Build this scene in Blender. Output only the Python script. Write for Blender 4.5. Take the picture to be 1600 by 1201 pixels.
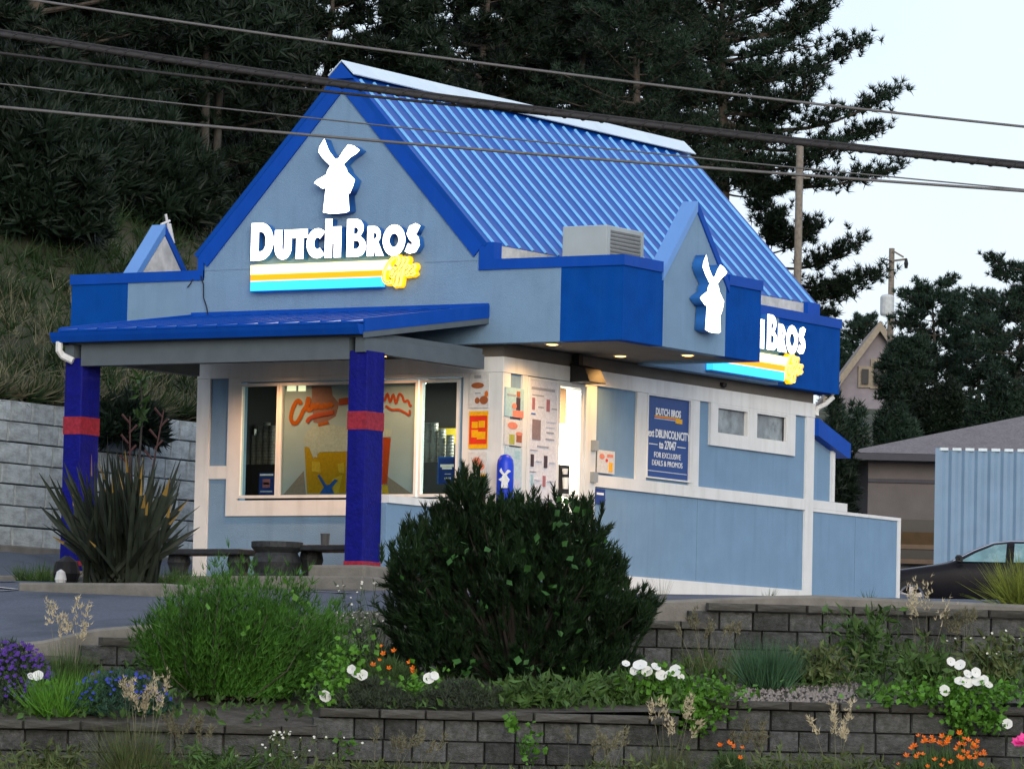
import bpy, bmesh, math, random
import numpy as np
from mathutils import Vector, Matrix, noise as mnoise

for o in list(bpy.data.objects): bpy.data.objects.remove(o)
scene = bpy.context.scene
COL = scene.collection
rad = math.radians

# ------------------------------------------------------------------ camera
YAW, PIT, ROL, FPX = rad(31.57), rad(4.2096), rad(1.3208), 7605.8
c_, s_ = math.cos, math.sin
F_ = np.array([-s_(YAW)*c_(PIT), c_(YAW)*c_(PIT), s_(PIT)])
R0 = np.array([c_(YAW), s_(YAW), 0.0]); U0 = np.cross(R0, F_)
R_ = c_(ROL)*R0 + s_(ROL)*U0; U_ = -s_(ROL)*R0 + c_(ROL)*U0
FH = np.array([-s_(YAW), c_(YAW), 0.0])
CAM = np.array([29.405, -50.359, -1.862])
cd = bpy.data.cameras.new('camera'); cam = bpy.data.objects.new('camera', cd); COL.objects.link(cam)
cd.sensor_width = 36; cd.lens = 36*FPX/1600; cd.clip_start = .5; cd.clip_end = 3000
cam.matrix_world = Matrix(((R_[0],U_[0],-F_[0],CAM[0]),(R_[1],U_[1],-F_[1],CAM[1]),(R_[2],U_[2],-F_[2],CAM[2]),(0,0,0,1)))
scene.camera = cam
scene.render.resolution_x, scene.render.resolution_y = 1024, 768

# ------------------------------------------------------------------ sky, sun, exposure
SUN_AZ, SUN_EL = 138.0, 15.0          # low, behind the viewer's right shoulder, behind thin cloud
w = bpy.data.worlds.new('World'); scene.world = w; w.use_nodes = True
nt = w.node_tree; nt.nodes.clear()
sky = nt.nodes.new('ShaderNodeTexSky'); sky.sky_type = 'NISHITA'; sky.sun_disc = False
sky.sun_elevation = rad(SUN_EL); sky.sun_rotation = rad(SUN_AZ); sky.air_density = 1.0; sky.dust_density = 2.2; sky.ozone_density = 1.5
veil = nt.nodes.new('ShaderNodeMixRGB'); veil.inputs[0].default_value = .62; veil.inputs[2].default_value = (7.2, 7.7, 9.0, 1)   # thin high cloud
tcw = nt.nodes.new('ShaderNodeTexCoord'); cl = nt.nodes.new('ShaderNodeTexNoise'); cl.inputs['Scale'].default_value = 5; cl.inputs['Detail'].default_value = 5
mr = nt.nodes.new('ShaderNodeMapRange'); mr.inputs[1].default_value = .35; mr.inputs[2].default_value = .65; mr.inputs[3].default_value = .5; mr.inputs[4].default_value = .74
nt.links.new(tcw.outputs['Generated'], cl.inputs['Vector']); nt.links.new(cl.outputs[0], mr.inputs[0]); nt.links.new(mr.outputs[0], veil.inputs[0])
bg = nt.nodes.new('ShaderNodeBackground'); bg.inputs[1].default_value = .1
wo = nt.nodes.new('ShaderNodeOutputWorld')
nt.links.new(sky.outputs[0], veil.inputs[1]); nt.links.new(veil.outputs[0], bg.inputs[0]); nt.links.new(bg.outputs[0], wo.inputs[0])
sd = bpy.data.lights.new('sun', 'SUN'); sd.energy = 1.0; sd.angle = rad(30); sd.color = (1, .93, .84)
so = bpy.data.objects.new('sun', sd); COL.objects.link(so)
so.location = (40, -40, 60)
so.rotation_euler = Vector((-s_(rad(SUN_AZ))*c_(rad(SUN_EL)), -c_(rad(SUN_AZ))*c_(rad(SUN_EL)), -s_(rad(SUN_EL)))).to_track_quat('-Z', 'Y').to_euler()
vs = scene.view_settings
vs.view_transform = 'Standard'; vs.look = 'None'; vs.exposure = 0.7; vs.gamma = 1; vs.use_curve_mapping = False

# ------------------------------------------------------------------ photo pixel -> place
def ray(px, py): return F_ + R_*(px-800)/FPX - U_*(py-600.5)/FPX
def onX(px, py, x): v = ray(px, py); return CAM + v*(x-CAM[0])/v[0]
def onY(px, py, y): v = ray(px, py); return CAM + v*(y-CAM[1])/v[1]
def onZ(px, py, z): v = ray(px, py); return CAM + v*(z-CAM[2])/v[2]
def P(px, py, t): return CAM + ray(px, py)*t
def px_at(p):
    v = np.array(p)-CAM; w_ = v@F_
    return 800+FPX*(v@R_)/w_, 600.5-FPX*(v@U_)/w_, w_

# ------------------------------------------------------------------ materials
MATS = {}
def M(name, col, rough=.75, var=.12, scale=6, bump=0, bscale=60, metal=0, spec=.35, orand=0, stain=None, sscale=1.5, trans=0, coat=0, streak=None):
    if name in MATS: return MATS[name]
    m = bpy.data.materials.new(name); m.use_nodes = True; MATS[name] = m
    n, l = m.node_tree.nodes, m.node_tree.links; b = n['Principled BSDF']
    b.inputs['Roughness'].default_value = rough; b.inputs['Metallic'].default_value = metal
    b.inputs['Specular IOR Level'].default_value = spec
    if coat: b.inputs['Coat Weight'].default_value = coat; b.inputs['Coat Roughness'].default_value = .08
    tc = n.new('ShaderNodeTexCoord')
    nz = n.new('ShaderNodeTexNoise'); nz.inputs['Scale'].default_value = scale; nz.inputs['Detail'].default_value = 6
    l.new(tc.outputs['Object'], nz.inputs['Vector'])
    mx = n.new('ShaderNodeMixRGB'); mx.blend_type = 'MIX'
    mx.inputs[1].default_value = (*[max(0, x*(1-var)) for x in col], 1); mx.inputs[2].default_value = (*[x*(1+var) for x in col], 1)
    rp = n.new('ShaderNodeMapRange'); rp.inputs[1].default_value = .3; rp.inputs[2].default_value = .7
    l.new(nz.outputs[0], rp.inputs[0]); l.new(rp.outputs[0], mx.inputs[0]); out = mx.outputs[0]
    if stain:
        n2 = n.new('ShaderNodeTexNoise'); n2.inputs['Scale'].default_value = sscale; n2.inputs['Detail'].default_value = 8; n2.inputs['Roughness'].default_value = .65
        l.new(tc.outputs['Object'], n2.inputs['Vector'])
        r2 = n.new('ShaderNodeMapRange'); r2.inputs[1].default_value = .48; r2.inputs[2].default_value = .68; r2.inputs[4].default_value = stain[3]
        m2 = n.new('ShaderNodeMixRGB'); m2.inputs[2].default_value = (*stain[:3], 1)
        l.new(n2.outputs[0], r2.inputs[0]); l.new(r2.outputs[0], m2.inputs[0]); l.new(out, m2.inputs[1]); out = m2.outputs[0]
    if streak:      # rain streaks: noise drawn out downwards
        mp = n.new('ShaderNodeMapping'); mp.inputs['Scale'].default_value = (5, 5, .45); l.new(tc.outputs['Object'], mp.inputs['Vector'])
        n4 = n.new('ShaderNodeTexNoise'); n4.inputs['Scale'].default_value = 1.6; n4.inputs['Detail'].default_value = 7; l.new(mp.outputs[0], n4.inputs['Vector'])
        r4 = n.new('ShaderNodeMapRange'); r4.inputs[1].default_value = .50; r4.inputs[2].default_value = .75; r4.inputs[4].default_value = streak[3]
        m4 = n.new('ShaderNodeMixRGB'); m4.inputs[2].default_value = (*streak[:3], 1); l.new(n4.outputs[0], r4.inputs[0]); l.new(r4.outputs[0], m4.inputs[0]); l.new(out, m4.inputs[1]); out = m4.outputs[0]
    if orand:
        oi = n.new('ShaderNodeObjectInfo'); r3 = n.new('ShaderNodeMapRange'); r3.inputs[3].default_value = 1-orand; r3.inputs[4].default_value = 1+orand
        hv = n.new('ShaderNodeHueSaturation'); l.new(oi.outputs['Random'], r3.inputs[0]); l.new(r3.outputs[0], hv.inputs['Value']); l.new(out, hv.inputs['Color']); out = hv.outputs[0]
    l.new(out, b.inputs['Base Color'])
    if bump:
        n3 = n.new('ShaderNodeTexNoise'); n3.inputs['Scale'].default_value = bscale; n3.inputs['Detail'].default_value = 5
        l.new(tc.outputs['Object'], n3.inputs['Vector'])
        bp = n.new('ShaderNodeBump'); bp.inputs['Strength'].default_value = bump; bp.inputs['Distance'].default_value = .02
        l.new(n3.outputs[0], bp.inputs['Height']); l.new(bp.outputs[0], b.inputs['Normal'])
    if trans:
        tr = n.new('ShaderNodeBsdfTranslucent'); l.new(out, tr.inputs[0]); ms = n.new('ShaderNodeMixShader'); ms.inputs[0].default_value = trans
        l.new(b.outputs[0], ms.inputs[1]); l.new(tr.outputs[0], ms.inputs[2]); l.new(ms.outputs[0], n['Material Output'].inputs[0])
    return m
def EM(name, col, strength):
    if name in MATS: return MATS[name]
    m = bpy.data.materials.new(name); m.use_nodes = True; MATS[name] = m
    n = m.node_tree.nodes; b = n['Principled BSDF']
    b.inputs['Base Color'].default_value = (*col, 1); b.inputs['Emission Color'].default_value = (*col, 1); b.inputs['Emission Strength'].default_value = strength
    return m
def GLASS(name, tint=(.9, .95, .95), refl=.12, rough=.02):
    if name in MATS: return MATS[name]
    m = bpy.data.materials.new(name); m.use_nodes = True; MATS[name] = m
    n, l = m.node_tree.nodes, m.node_tree.links; n.remove(n['Principled BSDF'])
    t = n.new('ShaderNodeBsdfTransparent'); t.inputs[0].default_value = (*tint, 1)
    g = n.new('ShaderNodeBsdfGlossy'); g.inputs['Roughness'].default_value = rough
    ms = n.new('ShaderNodeMixShader'); fr = n.new('ShaderNodeLayerWeight'); fr.inputs[0].default_value = refl*2
    l.new(fr.outputs['Fresnel'], ms.inputs[0]); l.new(t.outputs[0], ms.inputs[1]); l.new(g.outputs[0], ms.inputs[2]); l.new(ms.outputs[0], n['Material Output'].inputs[0])
    return m
stucco = M('stucco', (.172, .288, .425), .92, .05, 3, .45, 90, stain=(.155, .24, .35, .35), sscale=.9, spec=.15, streak=(.125, .205, .30, .35))
navy = M('navy_stucco', (.001, .058, .30), .85, .10, 4, .4, 90, spec=.08, streak=(.008, .075, .31, .35))
bluetrim = M('blue_trim', (.002, .058, .36), .5, .08, 3, spec=.15, streak=(.01, .08, .38, .4))
roofblue = M('blue_metal', (.001, .058, .33), .35, .10, 2, metal=.1, spec=.2)
ribblue = M('skylit_blue_metal', (.15, .43, .80), .4, .2, 1.3, spec=.3)  # roof ribs: sky light on their faces put into a paler blue
capblue = M('blue_cap_metal', (.10, .26, .60), .3, .05, 2, metal=.1, spec=.6)
palecap = M('skylit_ridge_metal', (.55, .68, .78), .35, .06, 2, stain=(.42, .5, .56, .4), spec=.5)  # same metal as the roof, its sky reflection put into a pale base
white = M('white_trim', (.66, .68, .68), .55, .04, 4, .06, 40, stain=(.56, .57, .55, .4), sscale=2.5, streak=(.46, .47, .45, .45))
weathered = M('weathered_white', (.5, .52, .52), .8, .15, 9, .1, 40, stain=(.3, .32, .32, .7), sscale=4)
soffit = M('soffit_taupe', (.13, .12, .105), .85, .08, 4)
greybeam = M('grey_beam', (.085, .11, .13), .8, .08, 5)
pillarblue = M('pillar_blue', (.003, .005, .15), .6, .2, 9, .5, 25, spec=.15, streak=(.012, .015, .19, .5))
bandred = M('band_red', (.24, .013, .03), .6, .3, 25, .2, 30)
concrete = M('concrete', (.16, .155, .14), .9, .18, 5, .35, 40, stain=(.10, .10, .085, .7), sscale=2.2)
asphalt = M('asphalt', (.085, .10, .13), .85, .2, 30, .25, 120, stain=(.045, .055, .07, .8), sscale=.9, spec=.15)
linepaint = M('line_paint', (.62, .64, .64), .8, .15, 12, stain=(.25, .26, .27, .6), sscale=6)
black = M('black_plastic', (.007, .007, .008), .6, .1, 5)
blackstone = M('black_cast_stone', (.022, .026, .03), .6, .3, 14, .4, 30)
glass = GLASS('glass', (.75, .82, .82), .035)
greymetal = M('grey_metal', (.33, .36, .37), .45, .06, 5, metal=.4)

# ------------------------------------------------------------------ mesh building
ORG = {}
def V3(p): return np.array([float(p[0]), float(p[1]), float(p[2])])
class MB:
    def __init__(s): s.v = []; s.f = []
    def add(s, vs_, fs): o = len(s.v); s.v += [tuple(map(float, p)) for p in vs_]; s.f += [tuple(o+i for i in f) for f in fs]; return s
    def box(s, x0, x1, y0, y1, z0, z1):
        x0, x1 = min(x0, x1), max(x0, x1); y0, y1 = min(y0, y1), max(y0, y1); z0, z1 = min(z0, z1), max(z0, z1)
        return s.add([(x0,y0,z0),(x1,y0,z0),(x1,y1,z0),(x0,y1,z0),(x0,y0,z1),(x1,y0,z1),(x1,y1,z1),(x0,y1,z1)],
                     [(3,2,1,0),(4,5,6,7),(0,1,5,4),(1,2,6,5),(2,3,7,6),(3,0,4,7)])
    def obox(s, o, e1, e2, e3):      # oriented box: corner + three edge vectors
        o, e1, e2, e3 = map(V3, (o, e1, e2, e3))
        return s.add([o, o+e1, o+e1+e2, o+e2, o+e3, o+e1+e3, o+e1+e2+e3, o+e2+e3], [(3,2,1,0),(4,5,6,7),(0,1,5,4),(1,2,6,5),(2,3,7,6),(3,0,4,7)])
    def prism(s, pts, vec):
        n = len(pts); vec = V3(vec); pts = [V3(p) for p in pts]
        s.add(pts + [p+vec for p in pts], [tuple(range(n-1, -1, -1)), tuple(range(n, 2*n))] + [(i, (i+1) % n, n+(i+1) % n, n+i) for i in range(n)]); return s
    def tube(s, pts, r, n=6, cap=True):
        pts = [V3(p) for p in pts]; k = len(pts); rr = r if hasattr(r, '__len__') else [r]*k
        ref = np.array([.12, .31, .94]); rings = []
        for i, p in enumerate(pts):
            d = pts[min(i+1, k-1)]-pts[max(i-1, 0)]; d = d/(np.linalg.norm(d)+1e-9)
            a = np.cross(d, ref); na = np.linalg.norm(a)
            a = np.cross(d, (1, 0, 0)) if na < .1 else a; a = a/np.linalg.norm(a); b = np.cross(d, a)
            rings += [p + rr[i]*(math.cos(2*math.pi*j/n)*a + math.sin(2*math.pi*j/n)*b) for j in range(n)]
        fs = [(i*n+j, i*n+(j+1) % n, (i+1)*n+(j+1) % n, (i+1)*n+j) for i in range(k-1) for j in range(n)]
        if cap: fs += [tuple(range(n-1, -1, -1)), tuple((k-1)*n+j for j in range(n))]
        return s.add(rings, fs)
    def lathe(s, c, prof, n=16):     # prof: (r, z)
        k = len(prof); vs_ = [(c[0]+r*math.cos(2*math.pi*j/n), c[1]+r*math.sin(2*math.pi*j/n), c[2]+z) for r, z in prof for j in range(n)]
        fs = [(i*n+j, i*n+(j+1) % n, (i+1)*n+(j+1) % n, (i+1)*n+j) for i in range(k-1) for j in range(n)]
        return s.add(vs_, fs + [tuple(range(n-1, -1, -1)), tuple((k-1)*n+j for j in range(n))])
    def build(s, name, m, parent=None, smooth=False, bevel=0):
        o0 = ORG.get(parent.name, np.zeros(3)) if parent is not None else np.zeros(3)
        me = bpy.data.meshes.new(name); me.from_pydata([(a-o0[0], b-o0[1], c-o0[2]) for a, b, c in s.v], [], s.f)
        if m is not None: me.materials.append(m)
        if smooth: me.polygons.foreach_set('use_smooth', [True]*len(me.polygons))
        me.update(); ob = bpy.data.objects.new(name, me); COL.objects.link(ob)
        if parent is not None: ob.parent = parent; ORG[ob.name] = o0
        else: ORG[ob.name] = np.zeros(3)
        if bevel:
            bm_ = ob.modifiers.new('bevel', 'BEVEL'); bm_.width = bevel; bm_.segments = 2; bm_.limit_method = 'ANGLE'
        return ob
def tag(o, label, cat, group=None):
    o['label'] = label; o['category'] = cat
    if group: o['group'] = group
    return o
def struct(o): o['kind'] = 'structure'; return o
def stuff(o): o['kind'] = 'stuff'; return o
def thing(name, label, cat, loc, group=None):
    o = bpy.data.objects.new(name, None); COL.objects.link(o); o.empty_display_size = .2; o.location = [float(x) for x in loc]
    ORG[o.name] = V3(loc); return tag(o, label, cat, group)
def box(name, m, parent, *a, bevel=0): return MB().box(*a).build(name, m, parent, bevel=bevel)
def link_copy(src, parent, loc=None, rot=None, scale=None):
    o = src.copy(); COL.objects.link(o); o.parent = parent
    if loc is not None: o.location = loc
    if rot is not None: o.rotation_euler = rot
    if scale is not None: o.scale = scale
    return o
def text_mesh(body, size, m, parent, origin, u, n, align='CENTER', ext=.003, offset=0, sx=1.0, name='lettering'):
    cu = bpy.data.curves.new('txt', 'FONT'); cu.body = body; cu.size = size; cu.align_x = align; cu.extrude = ext; cu.offset = offset; cu.resolution_u = 3
    ob = bpy.data.objects.new('txt', cu); COL.objects.link(ob); dg = bpy.context.evaluated_depsgraph_get()
    me = bpy.data.meshes.new_from_object(ob.evaluated_get(dg)); bpy.data.objects.remove(ob)
    u = V3(u); n = V3(n); up = np.array([0, 0, 1.0]); org = V3(origin); o0 = ORG.get(parent.name, np.zeros(3))
    co = np.empty(len(me.vertices)*3); me.vertices.foreach_get('co', co); co = co.reshape(-1, 3)
    wpos = org + co[:, :1]*sx*u + co[:, 1:2]*up + co[:, 2:3]*n - o0
    me.vertices.foreach_set('co', wpos.ravel()); me.materials.clear(); me.materials.append(m); me.update()
    o = bpy.data.objects.new(name, me); COL.objects.link(o); o.parent = parent; ORG[o.name] = o0; return o
RND = random.Random(7)

# ================================================================== GROUND, LOT, WALLS
def wall_x(y): return -12.5 if y < 18 else (-12.5 - (y-18)*.8 if y < 28 else -20.5-(y-28)*.62)
def hill(x, y):
    d = wall_x(y) - x
    if d <= 0: return None
    top = 2.72 if y < 18 else max(.4, 2.72-(y-18)*.25)
    h = top + .60*min(d, 12) + .34*max(0, min(d-12, 30)) + .12*max(0, min(d-42, 60))
    return h + .5*mnoise.noise(Vector((x*.18, y*.18, 0)))*min(1, d/3)
def at_xy(x, y): v = np.array([x, y, 0])-np.array([CAM[0], CAM[1], 0]); return v@R0, v@FH
def interp(x, pts):
    if x <= pts[0][0]: return pts[0][1]
    for (a, b), (c, d) in zip(pts, pts[1:]):
        if x <= c: return b+(d-b)*(x-a)/(c-a)
    return pts[-1][1]
# edge of the car park: pixel column, row, depth
EDGE = [(-700,1075,48.2),(-300,1040,48.9),(0,1007.7,49.5),(70,1000.5,49.7),(150,982.5,50),(240,974.5,50.2),(480,960.5,50.8),(560,955,51),(1018,939,51.5),(1196,931,51.7),(1270,930,51.8),(1600,945,52),(2000,962,52.3),(2600,985,53)]
EDGEP = [P(*e) for e in EDGE]
EDGE_A = [at_xy(p[0], p[1])[0] for p in EDGEP]; EDGE_T = [at_xy(p[0], p[1])[1] for p in EDGEP]
def edge_tz(a): return interp(a, list(zip(EDGE_A, EDGE_T))), interp(a, list(zip(EDGE_A, [p[2] for p in EDGEP])))
def lot_z(a, t):
    te, ze = edge_tz(a)
    z55 = interp(a, [(-8,-.36),(-5.6,-.31),(-3.3,-.27),(-1.6,-.2),(2,-.14),(6,-.12)])
    x = CAM[0]+a*R0[0]+t*FH[0]
    flat = .0 if x > -9 else .6*min(1, (-9-x)/3.3)
    flat += max(0, min(.7, (t-66)*.032))
    if t <= 55: z = ze-.03 + (z55-ze+.03)*max(0, (t-te))/(55-te)
    elif t <= 57.2: z = z55 + (-.10-z55)*(t-55)/2.2
    elif t <= 60: z = -.10 + (flat+.10)*(t-57.2)/2.8
    else: z = flat
    return z
# distant ground sheet
mb = MB(); gx = sorted(set([-420,-300,-220,-160,-120,-100]+list(range(-90, 61, 3))+[80,120,180,260,400])); gy = sorted(set([-420,-260,-160,-120,-90,-75]+list(range(-66, 91, 3))+[100,120,150,200,280,420]))
def ground_z(x, y):
    h = hill(x, y)
    if h is not None and x < wall_x(y)-.5: return h
    a, t = at_xy(x, y)
    z = interp(t, [(-300,-3.6),(37,-3.5),(43,-2.35),(49,-2.3),(54.5,-1.2),(58,-.5),(64,-.35),(84,.0),(100,.3),(125,1.2),(160,6),(200,11),(300,19.5),(420,24)])
    return z
vs_ = [(x, y, ground_z(x, y)) for y in gy for x in gx]; nx = len(gx)
mb.add(vs_, [(j*nx+i, j*nx+i+1, (j+1)*nx+i+1, (j+1)*nx+i) for j in range(len(gy)-1) for i in range(nx-1)])
earth = M('earth', (.035, .042, .022), .95, .3, 2, .5, 8, stain=(.065, .06, .036, .8), sscale=.35)
struct(mb.build('ground', earth, smooth=True))
# car park sheet, from the kerb back past the kiosk
mb = MB(); As = sorted(set([round(x, 3) for x in EDGE_A]+list(np.arange(-12, 18.1, .75)))); Ts = [0, .25, .5, .75, 1, 56, 57.2, 58.6, 60, 63, 66, 68, 70, 73, 78, 84, 88, 96, 106]
vs_ = []
for k, T in enumerate(Ts):
    for a in As:
        te = edge_tz(a)[0]; t = te+(55-te)*T if T <= 1 else T
        p = CAM+R0*a+FH*t; vs_.append((p[0], p[1], lot_z(a, t)))
n = len(As)
# keep cells that lie this side of the hillside wall
fs = [(j*n+i, j*n+i+1, (j+1)*n+i+1, (j+1)*n+i) for j in range(len(Ts)-1) for i in range(n-1) if vs_[j*n+i][0] > wall_x(vs_[j*n+i][1])-1.5]
mb.add(vs_, fs); struct(mb.build('car_park', asphalt, smooth=True))
def lot_pt(px, t, dz=0):     # a point of the car park straight under a pixel column
    p = P(px, 930, t); a, tt = at_xy(p[0], p[1]); return np.array([p[0], p[1], lot_z(a, tt)+dz])
def lot_xy(x, y): a, t = at_xy(x, y); return lot_z(a, t)
# kerb along the edge of the car park
mb = MB(); pts = []
for i in range(len(EDGEP)-1):
    for k in range(4): pts.append(EDGEP[i]+(EDGEP[i+1]-EDGEP[i])*k/4)
prof = [(0, 0), (0, -.02), (-.02, .0), (-.17, .0), (-.19, -.02), (-.19, -.42), (0, -.42)]
prof = [(.0, -.03), (-.02, .0), (-.16, .0), (-.19, -.03), (-.20, -.45), (.0, -.45)]
rings = [[p + FH*q[0] + np.array([0, 0, q[1]]) for q in prof] for p in pts]; m_ = len(prof)
mb.add([q for r in rings for q in r], [(i*m_+j, (i+1)*m_+j, (i+1)*m_+(j+1) % m_, i*m_+(j+1) % m_) for i in range(len(rings)-1) for j in range(m_)])
tag(mb.build('kerb', concrete), 'weathered concrete kerb along the edge of the car park above the block walls', 'kerb')

# ---- stacked block walls
blockm = M('garden_block', (.072, .076, .078), .95, .35, 7, .9, 22, orand=.35, stain=(.04, .046, .036, .85), sscale=2.0, spec=.1, streak=(.15, .155, .155, .4))
capm = M('garden_cap_stone', (.072, .071, .064), .9, .25, 6, .7, 26, orand=.2, stain=(.045, .048, .036, .8), sscale=4)
paleblock = M('pale_wall_block', (.41, .46, .47), .9, .15, 7, .8, 24, orand=.13, stain=(.17, .19, .19, .8), sscale=1.6, spec=.1, streak=(.22, .24, .23, .6))
def unit_block(seed, ch=.04):
    r = random.Random(seed); j = lambda s: (r.random()-.5)*s
    b = MB()
    back = [(0,0,0),(1,0,0),(1,0,1),(0,0,1)]
    mid = [(x, -.75, z) for x, _, z in back]
    fr = [(ch*.6 if x == 0 else 1-ch*.6, -1+j(.2), ch if z == 0 else 1-ch) for x, _, z in back]
    c = (.5+j(.3), -1.12+j(.2), .5+j(.3))
    b.add(back+mid+fr+[c], [(0,1,5,4),(1,2,6,5),(2,3,7,6),(3,0,4,7),(4,5,9,8),(5,6,10,9),(6,7,11,10),(7,4,8,11),(8,9,12),(9,10,12),(10,11,12),(11,8,12)])
    me = bpy.data.meshes.new('block'); me.from_pydata(b.v, [], b.f); return me
BL = [unit_block(i) for i in range(6)]
BLOCKMESH = {}
def block_mesh(k, m):
    key = (k, m.name)
    if key not in BLOCKMESH: me = BL[k].copy(); me.materials.append(m); BLOCKMESH[key] = me
    return BLOCKMESH[key]
def put_block(name, m, parent, org, ang, w_, d_, h_):
    o = bpy.data.objects.new(name, block_mesh(RND.randrange(6), m)); COL.objects.link(o); o.parent = parent
    o.location = [float(x) for x in (V3(org)-ORG[parent.name])]; o.rotation_euler = (0, 0, ang); o.scale = (w_, d_, h_); return o
def block_wall(name, label, A, B, ztop, courses, ch, steps=(), wr=(.26, .46), caph=.085, capw=.5, m=blockm, mc=capm, depth=.22):
    """wall from A to B (plan points, left to right as seen), face towards the street; steps: (fraction, extra courses) for a higher right or left part"""
    A = np.array([A[0], A[1], 0.]); B = np.array([B[0], B[1], 0.]); L = np.linalg.norm(B-A); e = (B-A)/L; nrm = np.array([e[1], -e[0], 0]); ang = math.atan2(e[1], e[0])
    th = thing(name, label, 'wall', (*A[:2], ztop-courses*ch))
    core = MB(); core.obox(A-nrm*.35+np.array([0, 0, ztop-courses*ch-.3]), e*L, nrm*.30, np.array([0, 0, courses*ch+.28])); core.build('core', M('wall_core', (.06, .06, .057), .95), th)
    def course(s0, s1, z0, h, cap=False):
        s = s0 + (0 if cap else -RND.random()*.2)
        while s < s1-.02:
            w_ = min(capw*RND.uniform(.85, 1.15) if cap else RND.uniform(*wr), s1-s)
            if s1-s-w_ < .08: w_ = s1-s
            g = .0035
            q = A+e*(s+g)+nrm*(-.06 if cap else -.10+RND.uniform(-.014, .014)); q[2] = z0+g*.6
            put_block('cap_stone' if cap else 'block', mc if cap else m, th, q, ang, w_-2*g, .16 if cap else .12, h-2*g*.6)
            s += w_
    for k in range(courses): course(0, L, ztop-(k+1)*ch, ch)
    segs = [(0, L, 0)]
    for fr, n_ in steps:
        s0, s1 = (fr*L, L) if fr > 0 else (0, -fr*L)
        for k in range(n_): course(s0, s1, ztop+k*ch, ch)
        c2 = MB(); c2.obox(A+e*s0-nrm*.35+np.array([0, 0, ztop-.05]), e*(s1-s0), nrm*.30, np.array([0, 0, n_*ch+.04])); c2.build('core', MATS['wall_core'], th)
        segs = [(0, s0, 0), (s0, s1, n_)] if fr > 0 else [(0, s1, n_), (s1, L, 0)]
    for s0, s1, n_ in segs: course(s0, s1, ztop+n_*ch, caph, True)
    return th
def gp(px, t): p = P(px, 1000, t); return (p[0], p[1])
# upper walls that hold the car park
block_wall('retaining_wall', 'upper garden block wall under the car park kerb behind the bindweed, right of the dark pine', gp(930, 51.15), gp(1760, 51.6), P(1010, 981, 51.2)[2], 4, .2, steps=[((1101-930)/830, 1)])
block_wall('retaining_wall', 'upper garden block wall at the left under the sloping car park kerb', gp(-120, 49.0), gp(640, 50.5), P(100, 1037, 49.5)[2], 4, .2, steps=[((150+120)/760, 1)])
block_wall('retaining_wall', 'middle stretch of upper block wall hidden behind the dark rounded pine', gp(645, 50.55), gp(925, 51.1), P(800, 985, 50.9)[2], 4, .2)
# lower walls
block_wall('retaining_wall', 'lower garden block wall at the left below the purple and blue flowers', gp(-120, 44.9), gp(500, 45.1), P(200, 1142, 45)[2], 4, .2)
block_wall('retaining_wall', 'lower garden block wall in the middle below the dark pine', gp(500, 45.25), gp(1062, 45.6), P(780, 1126, 45.4)[2], 4, .2)
block_wall('retaining_wall', 'lower garden block wall at the right above the orange poppies', gp(1068, 46.6), gp(1760, 47.2), P(1300, 1111, 46.9)[2], 5, .2)
# planting beds
soil = M('soil', (.05, .045, .035), .95, .4, 10, .9, 30, stain=(.10, .09, .08, .6), sscale=8)
def bed(name, rows):     # rows: list of lists of points, front to back
    b = MB(); n = len(rows[0]); b.add([q for r in rows for q in r], [(j*n+i, j*n+i+1, (j+1)*n+i+1, (j+1)*n+i) for j in range(len(rows)-1) for i in range(n-1)])
    return struct(b.build(name, soil, smooth=True))
cols = sorted(list(range(-150, 1801, 130))+[498, 502, 1063, 1067])
def bed_front(px):
    t = 45.15 if px < 500 else (45.5 if px < 1065 else 47.0)
    z = P(px, 1131 if px < 500 else (1113 if px < 1065 else 1101), t)[2]
    return t, z
def up_z(px, t):
    t0, z0 = bed_front(px); return z0 + (-.98-z0)*max(0, min(1, (t-t0)/(51.0-t0)))
def bed_pt(px, t, dz=0): p = P(px, 1050, t); p[2] = up_z(px, t)+dz; return p
bed('upper_bed', [[bed_pt(px, bed_front(px)[0]+(51.2-bed_front(px)[0])*k/8, .03*math.sin(px*.05+k*2)-.01) for px in cols] for k in range(9)])
def low_z(t): return interp(t, [(38, -3.4), (43, -2.32), (47.2, -2.15)])
def low_pt(px, t, dz=0): p = P(px, 1180, t); p[2] = low_z(t)+dz; return p
bed('lower_bed', [[low_pt(px, t, .02*math.sin(px*.07+t*3)) for px in cols] for t in (38, 40, 42, 43, 44, 45, 46, 47.2)])
# ---- tall pale block wall at the foot of the hill
X0 = -12.5; th = thing('retaining_wall', 'tall pale concrete block wall holding the grassy hillside behind the left porch post', 'wall', (X0, 5, .5))
RH = .298; ztop = 2.80
MB().box(X0-.5, X0-.12, -16, 18, -.2, ztop-.03).build('core', MATS['wall_core'], th)
for k in range(9):
    z0 = ztop-(k+1)*RH; y = 1.0+RND.random()*.2; back = (k//2)*-.035
    while y < 10.6:
        wd = RND.choice([.42, .48, .55, .62, .72]); wd = min(wd, 10.6-y+.1)
        put_block('block', paleblock, th, (X0-.10-back, y+.008, z0+(.016 if k % 2 else .005)), math.pi/2, wd-.016, .10, RH-(.022 if k % 2 else .010)); y += wd
MB().box(X0-.14, X0-.02, -16, .99, -.2, ztop).build('wall_face', paleblock, th); MB().box(X0-.14, X0-.02, 10.72, 18, -.2, ztop).build('wall_face', paleblock, th)
tag(MB().box(X0+.05, X0+.32, -15, 17.5, .2, .74).build('kerb', concrete, bevel=.02), 'concrete kerb at the foot of the pale block wall', 'kerb')
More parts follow.
